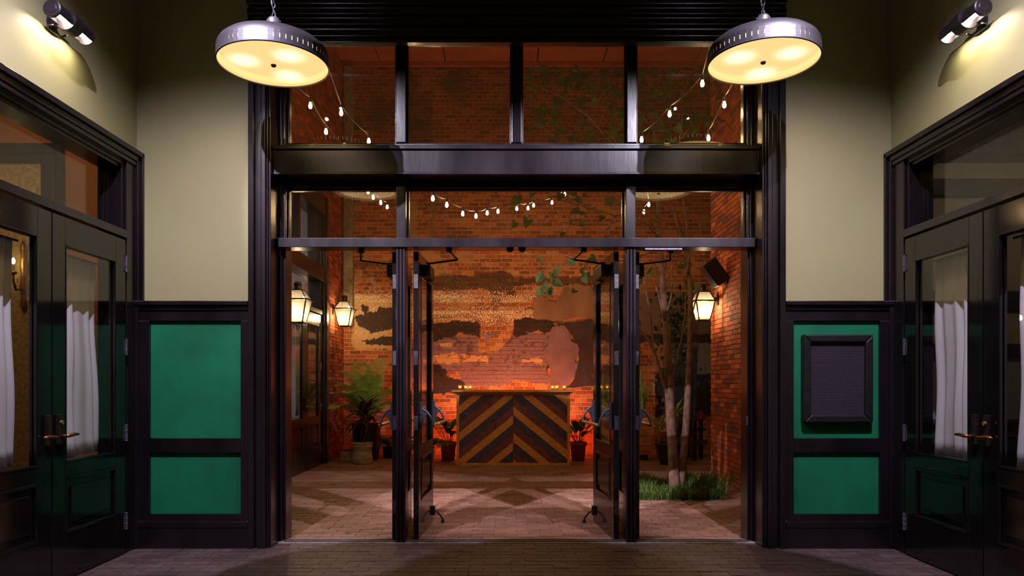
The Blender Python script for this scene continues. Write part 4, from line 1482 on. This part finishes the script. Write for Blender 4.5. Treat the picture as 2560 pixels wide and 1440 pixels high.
# speaker
sp = thing('loudspeaker', 'black tilted loudspeaker on the right brick wall above the lantern', 'speaker', (CR, 9.55, P(1800, 690, 9.5).z))
sm = MB()
sm.prism([(-.17, -.10), (.17, -.12), (.17, .12), (-.17, .10)], 'y', -.11, .11)
Rt = Matrix.Translation((-.165, .0, .05)) @ Matrix.Scale(.9, 4) @ Matrix.Rotation(math.radians(-35), 4, 'Y')
sm2 = MB().box(-.105, .105, -.13, .13, -.19, .19)
sm2.xf(Rt)
sm2.build('cabinet', M['blackpot'], sp, bevel=.012)
gl_ = MB().box(-.116, -.1052, -.122, .122, -.182, .182)
gl_.xf(Rt)
gl_.build('grille', M['black'], sp, bevel=.004)
MB().box(-.02, 0, -.05, .05, -.09, .03).tube([(0, 0, -.02), (-.10, .0, .0)], .014, 8).build('bracket', M['black'], sp)

# ------------------------------------------------------------------ bar counter
YBAR = 11.7
x0, x1 = P(1141, 0, YBAR).x, P(1425, 0, YBAR).x
bc, bwid = (x0 + x1) / 2, x1 - x0
zt = P(0, 975, YBAR).z
bar = thing('bar_counter', 'freestanding bar counter faced in chevron stripes of honey, maroon and slate boards', 'bar', (bc, YBAR, 0))
hw = bwid / 2
fx = .045
z_lo, z_hi = .046, zt - .085
box(-hw, -hw + fx, 0, .05, 0, zt - .04).build('frame_post', M['oak'], bar, bevel=.004)
box(hw - fx, hw, 0, .05, 0, zt - .04).build('frame_post', M['oak'], bar, bevel=.004)
box(-hw + fx, hw - fx, 0, .05, 0, z_lo).build('bottom_rail', M['oak'], bar, bevel=.003)
box(-hw + fx, hw - fx, -.004, .05, z_hi, zt - .055).build('top_rail', M['oak'], bar, bevel=.004)
box(-hw - .075, hw + .075, -.10, .47, zt - .036, zt).build('counter_top', M['oak'], bar, bevel=.005)
box(-hw - .03, hw + .03, -.05, .45, zt - .06, zt - .0365).build('counter_edge', M['oak'], bar, bevel=.006)
box(-hw + .002, -hw + .03, .0505, .44, 0, zt - .061).build('side_panel', M['slate'], bar)
box(hw - .03, hw - .002, .0505, .44, 0, zt - .061).build('side_panel', M['slate'], bar)
box(-hw + fx, hw - fx, .034, .05, z_lo, z_hi).build('back_board', M['slate'], bar)


def clip(poly, rect):
    ax0, ax1, az0, az1 = rect
    for (ax, lim, sg) in ((0, ax0, 1), (0, ax1, -1), (1, az0, 1), (1, az1, -1)):
        out = []
        for i in range(len(poly)):
            p, q = poly[i], poly[(i + 1) % len(poly)]
            ip, iq = sg * (p[ax] - lim) >= 0, sg * (q[ax] - lim) >= 0
            if ip:
                out.append(p)
            if ip != iq:
                tt = (lim - p[ax]) / (q[ax] - p[ax])
                out.append(tuple(p[a] + tt * (q[a] - p[a]) for a in (0, 1)))
        poly = out
        if len(poly) < 3:
            return []
    return poly


sl = .815
vh = 22.2 * YBAR / F
hx = hw - fx
for side in (-1, 1):
    # edges at the centre line, from the photograph: first honey board's lower edge
    ztop = H + (960 - (880 + (510 if side < 0 else 710) / 4.5)) * YBAR / F
    seq = ['oak', 'slate', 'maroon'] if side < 0 else ['oak', 'slate', 'maroon']
    for k in range(-8, 14):
        za = ztop - k * vh            # upper edge of board k at centre; k=0 starts just below the honey board
        zb = za - vh
        nm = seq[(k + 1) % 3]
        poly = [(0, za - .0012), (side * hx * 1.05, za - .0012 - sl * hx * 1.05), (side * hx * 1.05, zb + .0012 - sl * hx * 1.05), (0, zb + .0012)]
        rect = (-hx, -.001, z_lo, z_hi) if side < 0 else (.001, hx, z_lo, z_hi)
        q = clip(poly, rect)
        if len(q) >= 3:
            ang = math.atan(sl) * side
            MB().prism(q, 'y', .008 + random.uniform(-.002, .002), .0335).build('chevron_board', M[nm], bar, bevel=.0015)

# votive candles on the bar
for i, (px, lab) in enumerate(((1150, 'first votive candle glass at the left end of the bar'), (1164, 'second votive candle glass from the left end of the bar'),
                               (1175, 'third votive candle glass from the left end of the bar'), (1382, 'votive candle glass toward the right of the bar, third from the right end'),
                               (1392, 'votive candle glass second from the right end of the bar'), (1411, 'votive candle glass at the right end of the bar'))):
    p = P(px, 0, YBAR + .12)
    t = thing('votive_candle', lab, 'candle', (p.x, YBAR + .12 + .03 * (i % 2), zt), group='votive candles on the bar')
    MB().lathe([(.001, 0), (.024, 0), (.030, .078), (.028, .078), (.0225, .006), (.001, .006)], 16, cap=False).build('glass_cup', M['votive'], t, smooth=False)
    MB().lathe([(.001, .007), (.0195, .007), (.0205, .034), (.001, .034)], 14, cap=False).build('wax', M['wax'], t)
    MB().ball((0, 0, .046), .006, 8, 8, 1.8).build('flame', M['e_candle'], t, smooth=True)


# red floor uplights behind the bar
def uplight(lab, loc, tgt, power, col=(1, .12, .02), ang=120):
    t = thing('floor_uplight', lab, 'spotlight', loc, group='red floor uplights by the bar')
    d = (Vector(tgt) - Vector(loc)).normalized()
    q = d.to_track_quat('-Z', 'Y').to_matrix().to_4x4()
    cn = MB().lathe([(.001, .09), (.05, .085), (.055, -.03), (.05, -.03), (.045, .07), (.001, .075)], 18, cap=False)
    cn.xf(Matrix.Translation((0, 0, .11)) @ q)
    cn.build('can', M['black'], t)
    MB().lathe([(.001, 0), (.07, 0), (.07, .012), (.001, .014)], 18, cap=False).tube([(0, 0, .01), (0, 0, .08)], .012, 8).build('base', M['black'], t)
    l = bpy.data.lights.new('uplight_bulb', 'SPOT')
    l.energy = power
    l.color = col
    l.spot_size = math.radians(ang)
    l.spot_blend = .8
    l.shadow_soft_size = .05
    lo = bpy.data.objects.new('uplight_bulb', l)
    C.objects.link(lo)
    lo.parent = t
    lo.matrix_local = Matrix.Translation(Vector((0, 0, .11)) + d * .04) @ q


uplight('floor uplight glowing red behind the middle of the bar', (.15, 12.75, 0), (.15, 13.6, 1.0), L_RED * 2.2, (1, .15, .03), 130)
uplight('floor uplight glowing red behind the left end of the bar', (-.72, 12.6, 0), (-1.1, 13.5, .6), L_RED * 1.0, (1, .10, .015), 140)
uplight('floor uplight glowing red behind the right end of the bar', (1.0, 12.6, 0), (1.35, 13.5, .6), L_RED * 1.0, (1, .10, .015), 140)
uplight('floor uplight washing the brick amber behind the bar, left of the middle', (-.35, 12.45, 0), (-.5, 13.6, 2.3), L_RED * 1.7, (1, .64, .30), 100)
uplight('floor uplight washing the brick amber behind the bar, right of the middle', (.65, 12.45, 0), (.9, 13.6, 2.3), L_RED * 1.3, (1, .64, .30), 100)


# ------------------------------------------------------------------ string lights
def string_light(lab, pts, Ys, grp='strings of bare bulbs'):
    """pts: bulb centres in the photograph, Ys: their distance"""
    w3 = [P(x, y, Y) for (x, y), Y in zip(pts, Ys)]
    t = thing('string_light', lab, 'string lights', tuple(w3[0]), group=grp)
    o = w3[0]
    top = [p - o + Vector((0, 0, .085)) for p in w3]
    path = []
    for a, b in zip(top[:-1], top[1:]):
        for i in range(6):
            k = i / 6
            path.append(a.lerp(b, k) - Vector((0, 0, .10 * (b - a).length * 4 * k * (1 - k) * .5)))
    path.append(top[-1])
    path.insert(0, Vector((w3[0].x * .97, 6.36 if w3[0].z > 5.2 else 6.27, max(w3[0].z + .3, 4.5))) - o)
    path.append(Vector((w3[-1].x * 1.04, 13.58, w3[-1].z + .35)) - o)
    MB().tube(path, .006, 6).build('cable', M['cable'], t)
    for p in top:
        s_ = MB().lathe([(.012, 0), (.017, -.005), (.017, -.045), (.013, -.05)], 10, tuple(p)).build('socket', M['cable'], t)
        b_ = MB().lathe([(.009, -.047), (.010, -.056), (.016, -.072), (.0185, -.087), (.016, -.101), (.009, -.110), (.0005, -.112)], 12, tuple(p)).build('bulb', M['e_bulb'], s_, smooth=True)


string_light('string of bulbs sagging across the middle transom pane', [(1033, 470), (1082, 497), (1117, 513), (1157, 535), (1190, 541), (1218, 533), (1245, 529), (1292, 522), (1320, 521), (1334, 514), (1380, 507), (1412, 486)],
             [7.4, 8.1, 8.7, 9.2, 9.7, 10.2, 10.6, 10.9, 11.2, 11.5, 11.7, 11.9])
string_light('string of bulbs running back through the left transom panes, lower on the far side', [(853, 283), (922, 354), (920, 480), (933, 494), (952, 507), (968, 518)], [7.6, 8.2, 9.4, 9.9, 10.4, 10.9])
string_light('short string with two bulbs behind the left pendant lamp', [(690, 180), (776, 265), (815, 330)], [6.9, 7.4, 7.9])
string_light('string with bulbs crossing the upper right transom pane from the tree', [(1756, 210), (1674, 286), (1604, 350), (1622, 512), (1610, 530)], [6.9, 7.4, 7.9, 10.2, 10.8])
string_light('string with bulbs near the right edge of the upper transom', [(1850, 190), (1811, 263), (1771, 346), (1694, 462), (1678, 468)], [6.8, 7.2, 7.7, 9.3, 9.6])


# ------------------------------------------------------------------ plants
def blade(m_, base, az, el, L, wd, droop, n=6, fold=.25, twist=0):
    """arching leaf: strip with a midrib fold"""
    p = Vector(base)
    e = el
    i0 = len(m_.v)
    side = Vector((-math.sin(az), math.cos(az), 0))
    for i in range(n + 1):
        k = i / n
        d = Vector((math.cos(az) * math.cos(e), math.sin(az) * math.cos(e), math.sin(e)))
        up = side.cross(d) * -1
        ww = wd * (math.sin(PI * min(1, (k * .93 + .06))) ** .7) * .5
        m_.v += [tuple(p - side * ww + up * ww * fold), tuple(p), tuple(p + side * ww + up * ww * fold)]
        p = p + d * (L / n)
        e -= droop / n * (.4 + 1.2 * k)
    for i in range(n):
        a = i0 + 3 * i
        m_.f += [[a, a + 1, a + 4, a + 3], [a + 1, a + 2, a + 5, a + 4]]
    return m_


def frond(m_, base, az, el, L, droop, nl=22, ll=.28, lw=.018, spread=1.0, n=12, lift=.3):
    """feather frond: rachis with leaflets on both sides"""
    pts, dirs = [], []
    p, e = Vector(base), el
    for i in range(n + 1):
        d = Vector((math.cos(az) * math.cos(e), math.sin(az) * math.cos(e), math.sin(e)))
        pts.append(p.copy())
        dirs.append(d)
        p = p + d * (L / n)
        e -= droop / n * (.3 + 1.4 * i / n)
    m_.tube(pts, [.010 * (1 - .8 * i / n) for i in range(n + 1)], 4)
    side = Vector((-math.sin(az), math.cos(az), 0))
    for q in range(nl):
        k = .22 + .77 * q / (nl - 1)
        i = min(n - 1, int(k * n))
        f = k * n - i
        o, d = pts[i].lerp(pts[i + 1], f), dirs[i]
        up = (d.cross(side)).normalized()
        if up.z < 0:
            up = -up
        l_ = ll * (math.sin(PI * (.12 + .80 * k)) ** .8)
        for s in (-1, 1):
            dd = (side * s * spread + d * .75 + up * lift).normalized()
            mid = o + dd * l_ * .55
            tip = o + dd * l_ - Vector((0, 0, l_ * .22))
            pw = d.normalized() * lw * .5
            a = len(m_.v)
            m_.v += [tuple(o - pw * .5), tuple(o + pw * .5), tuple(mid + pw), tuple(mid - pw), tuple(tip)]
            m_.f += [[a, a + 1, a + 2, a + 3], [a + 3, a + 2, a + 4]]
    return m_


def pot(t, prof, mat, soil_r, soil_z, seg=32):
    p_ = MB().lathe(prof + [(r - .015, max(z, .02)) for r, z in prof[::-1]], seg, cap=False).build('pot', mat, t, smooth=True)
    MB().lathe([(.001, soil_z), (soil_r, soil_z - .004)], seg, cap=False).build('soil', M['soil'], t)
    return p_


# burgundy cordyline in a clay pot
bp_ = P(905, 1160, 11.95)
cp = thing('potted_cordyline', 'burgundy leaved cane plant in a ribbed pale clay pot by the left wall', 'plant', (bp_.x, 12.0, 0))
pot(cp, [(.001, 0), (.155, 0), (.165, .03), (.165, .10), (.15, .2), (.148, .27), (.16, .285), (.16, .31), (.148, .32), (.165, .33), (.168, .36)], M['ceramic'], .15, .33)
canes = [([(-.03, 0, .33), (-.02, 0, .62), (-.04, .0, .90)], .012), ([(.03, .02, .33), (.06, .03, .62), (.09, .02, .95)], .014), ([(.0, -.03, .33), (.08, -.03, .60), (.04, -.04, .84)], .011)]
for pts_, r_ in canes:
    MB().tube(pts_, [r_, r_ * .9, r_ * .8], 7).build('cane', M['twig'], cp, smooth=True)
    top_ = Vector(pts_[-1])
    for q in range(13):
        az = q * 2.4 + random.random() * .5
        blade(MB(), top_ - Vector((0, 0, .015 * q)), az, 1.0 - .10 * q, random.uniform(.34, .46), .068, random.uniform(.7, 1.3)).build('leaf', M['cordy'], cp, smooth=True, fix=False)

# palm in a black tub behind it
pp = thing('potted_palm', 'green feather palm in a tall black tub behind the burgundy plant', 'plant', (P(915, 0, 12.6).x, 12.65, 0))
pot(pp, [(.001, 0), (.20, 0), (.235, .3), (.25, .6), (.26, .62), (.25, .64)], M['blackpot'], .235, .6)
for q, (az, el, L, dr) in enumerate(((230, 72, 1.05, 1.5), (255, 64, 1.1, 1.6), (290, 76, 1.2, 1.4), (330, 62, 1.2, 1.7), (15, 68, 1.15, 1.6), (80, 78, 1.0, .9), (200, 78, .95, 1.3),
                                     (310, 84, 1.25, .8), (300, 48, 1.0, 1.5), (240, 46, .95, 1.4), (270, 84, 1.2, .9), (350, 50, 1.0, 1.3), (222, 60, .95, 1.2), (248, 78, 1.3, 1.5))):
    frond(MB(), (.03 * math.cos(q), .03 * math.sin(q), .6), math.radians(az), math.radians(el), L, dr, 48, .34, .015).build('frond', M['palm'], pp, fix=False)
# concrete block
cb_ = thing('concrete_block', 'rough pale concrete block on the ground behind the clay pot', 'block', (P(869, 0, 12.35).x, 12.35, 0))
MB().box(-.11, .11, -.1, .1, 0.0, .18).build('block', M['concrete'], cb_, bevel=.015)
MB().box(-.085, .09, -.08, .1, .1801, .20).build('mortar_crust', M['mortar'], cb_, bevel=.008)


def fern(name, lab, loc, prof, pmat, srad, sz, n, L, mat, droop=2.0, group=None):
    t = thing(name, lab, 'plant', loc, group=group)
    if prof:
        pot(t, prof, pmat, srad, sz)
    for q in range(n):
        az = 2 * PI * q / n + random.uniform(-.2, .2)
        frond(MB(), (0, 0, sz), az, random.uniform(.7, 1.25), L * random.uniform(.8, 1.15), droop * random.uniform(.8, 1.2), 18, .12, .022, 1.0, 8, .1).build('frond', mat, t, fix=False)
    return t


TP = [(.001, 0), (.11, 0), (.135, .26), (.15, .265), (.155, .32), (.148, .325)]
fern('potted_fern', 'trailing fern glowing red on the ground left of the bar', (P(1068, 0, 12.1).x, 12.0, 0), [(.001, 0), (.10, 0), (.12, .2), (.13, .24)], M['terra'], .11, .22, 20, .42, M['fern'], 2.6)
fern('potted_fern', 'small dark fern by the wall behind the left open door', (P(972, 0, 12.95).x, 12.95, 0), [(.001, 0), (.09, 0), (.11, .16), (.12, .2)], M['blackpot'], .10, .18, 14, .45, M['fern'], 2.4)


def lily(lab, loc, n, hmax, prof=TP):
    t = thing('potted_peace_lily', lab, 'plant', loc, group='broad leaved plants in terracotta pots')
    pot(t, prof, M['terra'], .13, .28)
    for q in range(n):
        az = 2.4 * q
        L = random.uniform(.5, 1) * hmax
        el = random.uniform(.9, 1.4)
        st = MB()
        d = Vector((math.cos(az) * math.cos(el), math.sin(az) * math.cos(el), math.sin(el)))
        b0 = Vector((.03 * math.cos(az), .03 * math.sin(az), .28))
        tip = b0 + d * L * .6
        st.tube([b0, tip], [.006, .004], 5)
        blade(st, tip, az, el - .2, .30, .13, 1.5, 6, .2)
        st.build('leaf', M['lily'], t, smooth=True, fix=False)
    return t


lily('broad leaved plant in a terracotta pot at the left end of the bar', (P(1120, 0, 12.5).x, 12.55, 0), 12, .62)
lily('broad leaved plant in a terracotta pot at the right end of the bar', (P(1446, 0, 12.45).x, 12.5, 0), 13, .55)

# cedar planter with tall grasses
YP = 12.5
px0, px1 = P(1490, 0, YP).x, P(1628, 0, YP).x
pc, pw2 = (px0 + px1) / 2, (px1 - px0) / 2
pt = thing('wooden_planter', 'cedar plank planter box on casters behind the right open doors', 'planter', (pc, YP, 0))
zb_, zh_ = .10, .76
for k in range(4):
    a = zb_ + (zh_ - zb_) * k / 4
    b = zb_ + (zh_ - zb_) * (k + 1) / 4 - .006
    box(-pw2, pw2, 0, .022, a, b).build('plank', M['crate'], pt, bevel=.003)
    box(pw2 - .022, pw2, .0225, .44, a, b).build('plank', M['crate'], pt, bevel=.003)
    box(-pw2, -pw2 + .022, .0225, .44, a, b).build('plank', M['crate'], pt, bevel=.003)
    box(-pw2, pw2, .4405, .462, a, b).build('plank', M['crate'], pt, bevel=.003)
box(-pw2 + .023, pw2 - .023, .023, .44, .12, .70).build('soil', M['soil'], pt)
for x in (-pw2 + .08, pw2 - .08):
    for y in (.06, .40):
        MB().lathe([(.001, -.02), (.04, -.018), (.04, .018), (.001, .02)], 14, (x, y, .04), axis='y', cap=False).box(x - .03, x + .03, y - .03, y + .03, .081, .0995).build('caster', M['black'], pt)
for g_ in range(2):
    gx = (-.30, .30)[g_]
    gp = thing('tall_grass_plant', ('tall strappy grass plant in the planter behind the door glass', 'tall strappy grass plant at the end of the planter beside the tree')[g_], 'plant', (pc + gx, YP + .22, .70), group='grasses in the cedar planter')
    for q in range(5):
        sm_ = MB()
        for r_ in range(14):
            blade(sm_, (random.uniform(-.08, .08), random.uniform(-.06, .06), 0), random.random() * 2 * PI, random.uniform(1.3, 1.54), random.uniform(.45, 1.0), .026, random.uniform(.2, .8), 7, .3)
        sm_.build('leaf_tuft', M['palm'], gp, fix=False)
    for q in range(4):
        MB().tube([(.05 * q - .1, 0, 0), (.05 * q - .09, .02, .6), (.07 * q - .12, .03, 1.25)], [.009, .007, .004], 5).build('stem', M['twig'], gp)

# black tub with two small dracaenas
tb = thing('black_tub', 'wide black plant tub holding two spiky plants behind the tree', 'planter', (P(1674, 0, 11.9).x, 11.9, 0))
pot(tb, [(.001, 0), (.15, 0), (.20, .15), (.225, .33), (.235, .34), (.23, .36)], M['blackpot'], .21, .32)
for (dx, h_, lab) in ((-.18, .32, 'low spiky green plant at the left of the black tub'), (.10, .55, 'taller spiky green plant on a bare cane in the black tub')):
    d_ = thing('dracaena', lab, 'plant', (tb.location.x + dx, 11.9, .318), group='spiky plants in the black tub')
    MB().tube([(0, 0, 0), (.01, 0, h_ * .5), (0, 0, h_)], [.014, .012, .011], 7).build('cane', M['bark'], d_)
    for q in range(20):
        blade(MB(), (0, 0, h_ - .01 * (q % 6)), q * 2.4, 1.2 - .07 * q, random.uniform(.24, .34), .03, random.uniform(.6, 1.3), 6, .3).build('leaf', M['palm'], d_, fix=False)

# black slatted gate
YGt = 12.45
gx0, gx1 = P(1676, 0, YGt).x, P(1742, 0, YGt).x
gt = thing('metal_gate', 'black vertical slat gate with square openings near its top, behind the tree', 'gate', (gx0, YGt, 0))
gw = gx1 - gx0
gh = P(0, 868, YGt).z
box(gw - .06, gw, -.02, .05, 0, gh).build('gate_post', M['black'], gt, bevel=.004)
box(-.06, 0, -.02, .05, 0, gh).build('gate_post', M['black'], gt, bevel=.004)
box(.0, gw - .0605, .0, .03, gh - .04, gh).build('gate_rail', M['black'], gt)
box(.0, gw - .0605, .0, .03, gh - .34, gh - .30).build('gate_rail', M['black'], gt)
box(.0, gw - .0605, .0, .03, .06, .10).build('gate_rail', M['black'], gt)
n = 9
for k in range(n):
    a = (gw - .07) * k / n
    box(a + .004, a + (gw - .07) / n - .006, .004, .03, .1005, gh - .3405).build('slat', M['black'], gt, bevel=.003)
for k in range(1, 4):
    a = (gw - .07) * k / 4
    box(a - .008, a + .008, .004, .026, gh - .2995, gh - .0405).build('top_bar', M['black'], gt)
box(.0, gw - .0605, .006, .024, gh - .18, gh - .16).build('cross_bar', M['black'], gt)
MB().box(gw - .13, gw - .075, -.015, .004, .24, .30).box(gw - .11, gw - .09, -.02, .004, .08, .42).build('latch', M['hinge'], gt)

# red valved standpipe
sx = P(1752, 0, 12.7)
stp = thing('standpipe', 'dark standpipe with a red cap beside the gate', 'pipe', (sx.x, 12.7, 0))
MB().tube([(0, 0, 0), (0, 0, .72)], .035, 12).build('pipe', M['black'], stp, smooth=True)
MB().lathe([(.05, .70), (.09, .72), (.10, .76), (.06, .80), (.03, .86), (.001, .87)], 16).build('red_cap', M['red'], stp)
MB().lathe([(.05, 0), (.06, .02), (.06, .04), (.04, .05)], 14, (0, 0, .50)).tube([(-.10, 0, .52), (.10, 0, .52)], .014, 8).build('collar', M['black'], stp)
MB().box(-.07, .10, -.06, -.036, .27, .34).build('hose_bracket', M['hinge'], stp)

# ------------------------------------------------------------------ tree with grass bed
YT = 8.87
tb0 = P(1690, 1238, YT)
tr = thing('courtyard_tree', 'slender twin trunk tree in the grass bed before the right brick wall', 'tree', (tb0.x, YT, 0))
o = Vector((tb0.x, YT, 0))


def tp(pts):
    return [P(x, y, YT + d) - o for x, y, d in pts]


trunkA = [(1690, 1246, 0), (1686, 1200, 0), (1682, 1130, 0), (1677, 1050, .02), (1674, 985, .03), (1670, 900, .04), (1666, 830, .04), (1660, 760, .05), (1656, 690, .05), (1651, 620, .08), (1647, 540, .1), (1645, 440, .15), (1636, 330, .2), (1628, 220, .2)]
trunkB = [(1694, 1246, .02), (1702, 1200, .02), (1708, 1150, .02), (1714, 1080, 0), (1718, 1010, -.03), (1722, 940, -.05), (1724, 870, -.05), (1726, 800, -.04), (1726, 730, -.02), (1720, 660, 0), (1712, 610, .05), (1690, 540, .12), (1664, 480, .2), (1640, 420, .3), (1610, 330, .35)]
k_ = YT / F
MB().tube(tp(trunkA), [r * k_ for r in (19, 14, 12.5, 11.5, 12, 9.5, 8.5, 8, 7.5, 7, 6, 5, 4, 2.5)], 14).build('trunk', M['bark'], tr, smooth=True)
MB().tube(tp(trunkB), [r * k_ for r in (14, 11.5, 10, 9, 8.5, 8, 7, 6.5, 6, 5.5, 5, 4.5, 4, 3, 2)], 12).build('trunk', M['bark'], tr, smooth=True)
limbs = [([(1674, 995, 0), (1656, 950, .02), (1640, 890, .03), (1620, 850, .04), (1600, 820, .05), (1580, 780, .1)], 5),
         ([(1668, 970, .0), (1650, 920, -.05), (1632, 870, -.08), (1628, 800, -.1), (1610, 700, -.1), (1600, 640, -.1)], 4),
         ([(1676, 960, 0), (1690, 910, .0), (1703, 850, .02), (1712, 790, .05), (1714, 740, .1), (1700, 640, .2)], 3.2),
         ([(1662, 800, 0), (1648, 745, .05), (1636, 700, .1), (1620, 660, .15), (1590, 640, .2)], 3),
         ([(1668, 780, 0), (1678, 740, .1), (1680, 690, .15), (1679, 630, .2), (1672, 560, .25)], 2.6),
         ([(1720, 700, 0), (1722, 640, -.1), (1716, 560, -.15), (1706, 480, -.2), (1700, 350, -.25), (1710, 240, -.2)], 4),
         ([(1651, 600, 0), (1620, 560, -.1), (1570, 545, -.2), (1520, 560, -.3), (1450, 560, -.35), (1400, 555, -.4)], 2.6),
         ([(1650, 620, 0), (1600, 640, -.1), (1540, 655, -.2), (1480, 660, -.3), (1420, 640, -.4), (1370, 625, -.45)], 2.6),
         ([(1645, 440, 0), (1590, 420, -.2), (1530, 360, -.3), (1470, 290, -.4), (1400, 240, -.5), (1330, 210, -.6)], 3),
         ([(1590, 420, -.2), (1520, 330, -.1), (1460, 330, -.1), (1390, 340, -.1), (1330, 300, 0)], 2.2),
         ([(1651, 560, 0), (1600, 520, .1), (1540, 540, .2), (1480, 520, .2), (1400, 500, .2), (1320, 455, .2)], 2.4),
         ([(1726, 800, 0), (1742, 740, .1), (1752, 690, .15), (1760, 640, .2), (1750, 560, .3)], 2),
         ([(1700, 350, -.2), (1740, 300, -.1), (1770, 260, 0), (1785, 220, 0)], 2.2),
         ([(1636, 330, .2), (1600, 280, .2), (1560, 240, .2), (1540, 180, .2)], 2.2)]
for pts_, r_ in limbs:
    q = tp(pts_)
    MB().tube(q, [r_ * k_ * (1 - .7 * i / (len(q) - 1)) for i in range(len(q))], 7).build('branch', M['bark'], tr, smooth=True)

fol = MB()


def broadleaf(m_, c, sz):
    a = random.random() * 2 * PI
    Rm = Matrix.Rotation(a, 3, 'Z') @ Matrix.Rotation(random.uniform(-.9, .9), 3, 'X') @ Matrix.Rotation(random.uniform(.2, 1.5), 3, 'Y')
    sh = [(0, 0, 0), (-.18, .34, .05), (-.02, .50, .09), (.35, .46, .07), (.72, .22, .02), (1, 0, -.06), (.72, -.22, .02), (.35, -.46, .07), (-.02, -.50, .09), (-.18, -.34, .05)]
    n0 = len(m_.v)
    m_.v += [tuple(c + Rm @ (Vector(s) * sz)) for s in sh]
    m_.f += [[n0, n0 + i, n0 + i + 1] for i in range(1, 9)]


for (x0_, x1_, y0_, y1_, n_, d0, d1) in ((1330, 1570, 165, 352, 150, -.5, .5), (1590, 1770, 165, 352, 125, -.4, .6), (1310, 1420, 170, 260, 18, -.4, .4), (1390, 1560, 465, 590, 16, -.4, .2),
                                         (1335, 1480, 640, 730, 17, -.5, -.2), (1280, 1345, 460, 560, 8, 0, .4), (1600, 1760, 640, 720, 10, 0, .4), (1760, 1815, 165, 300, 18, -.3, .0)):
    for q in range(n_):
        c = P(random.uniform(x0_, x1_), random.uniform(y0_, y1_), YT + random.uniform(d0, d1)) - o
        broadleaf(fol, c, random.uniform(.07, .13))
        if random.random() < .5:
            e_ = c + Vector((random.uniform(-.2, .2), random.uniform(-.2, .2), random.uniform(-.25, .05)))
            fol.tube([c, (c + e_) / 2 + Vector((0, 0, .02)), e_], .003, 3, cap=False)
fo = fol.build('foliage', M['leaf'], tr, fix=False)
fo['kind'] = 'stuff'

# climbing shrub behind the tree
vs2 = thing('climbing_shrub', 'dark leafy shrub on the grey wall behind the tree trunks', 'shrub', (P(1690, 0, 12.9).x, 12.9, 0))
for q in range(6):
    x = random.uniform(-.35, .3)
    MB().tube([(x * .5, 0, 0), (x, .05, .8), (x * 1.3, .1, 1.6), (x * 1.1 + .1, .1, 2.6)], [.012, .01, .008, .004], 5).build('stem', M['twig'], vs2)
sf_ = MB()
for q in range(420):
    p = P(random.gauss(1692, 24), random.uniform(715, 1000), 12.9 + random.uniform(-.15, .15)) - Vector(vs2.location)
    broadleaf(sf_, p, random.uniform(.05, .09))
so = sf_.build('foliage', M['lily'], vs2, fix=False)
so['kind'] = 'stuff'

# grass bed
gb = MB()
gb.box(bed[0], bed[1], bed[2], bed[3], -.10, -.006)
so_ = gb.build('planting_bed', M['soil'], None)
tag(so_, 'square soil bed around the foot of the courtyard tree', 'planting bed')
gs = MB()
for q in range(4200):
    x = random.uniform(bed[0] + .02, bed[1] - .02)
    y = bed[2] + .02 + (bed[3] - bed[2] - .04) * random.random() ** 1.2
    tuft = vnoise(np.array([x * 4.0]), np.array([y * 4.0]))[0]
    hh = (.06 + .22 * max(0, tuft - .35) + .06 * random.random()) * (1.25 if x > tb0.x + .1 else .9)
    blade(gs, (x, y, -.008), random.random() * 2 * PI, random.uniform(.9, 1.5), hh * 1.25, .011, random.uniform(.4, 1.8), 3, .2)
go = gs.build('grass', M['grass'], None, fix=False)
tag(go, 'shaggy green grass around the foot of the tree', 'grass', kind='stuff')

# everything beyond the right wall end: dark return wall so the yard closes
struct('wall_yard_end', box(5.6, 5.8, 7.6, YB + .3, 0, ZT), M['mortar'], 'dim end wall of the yard beyond the right brick wall', 'wall')

struct('wall_courtyard_front', box(CL - .3, 5.6, 6.2505, 6.35, 5.25, 7.39), M['mortar'], 'dark wall over the vestibule front on the courtyard side', 'wall')
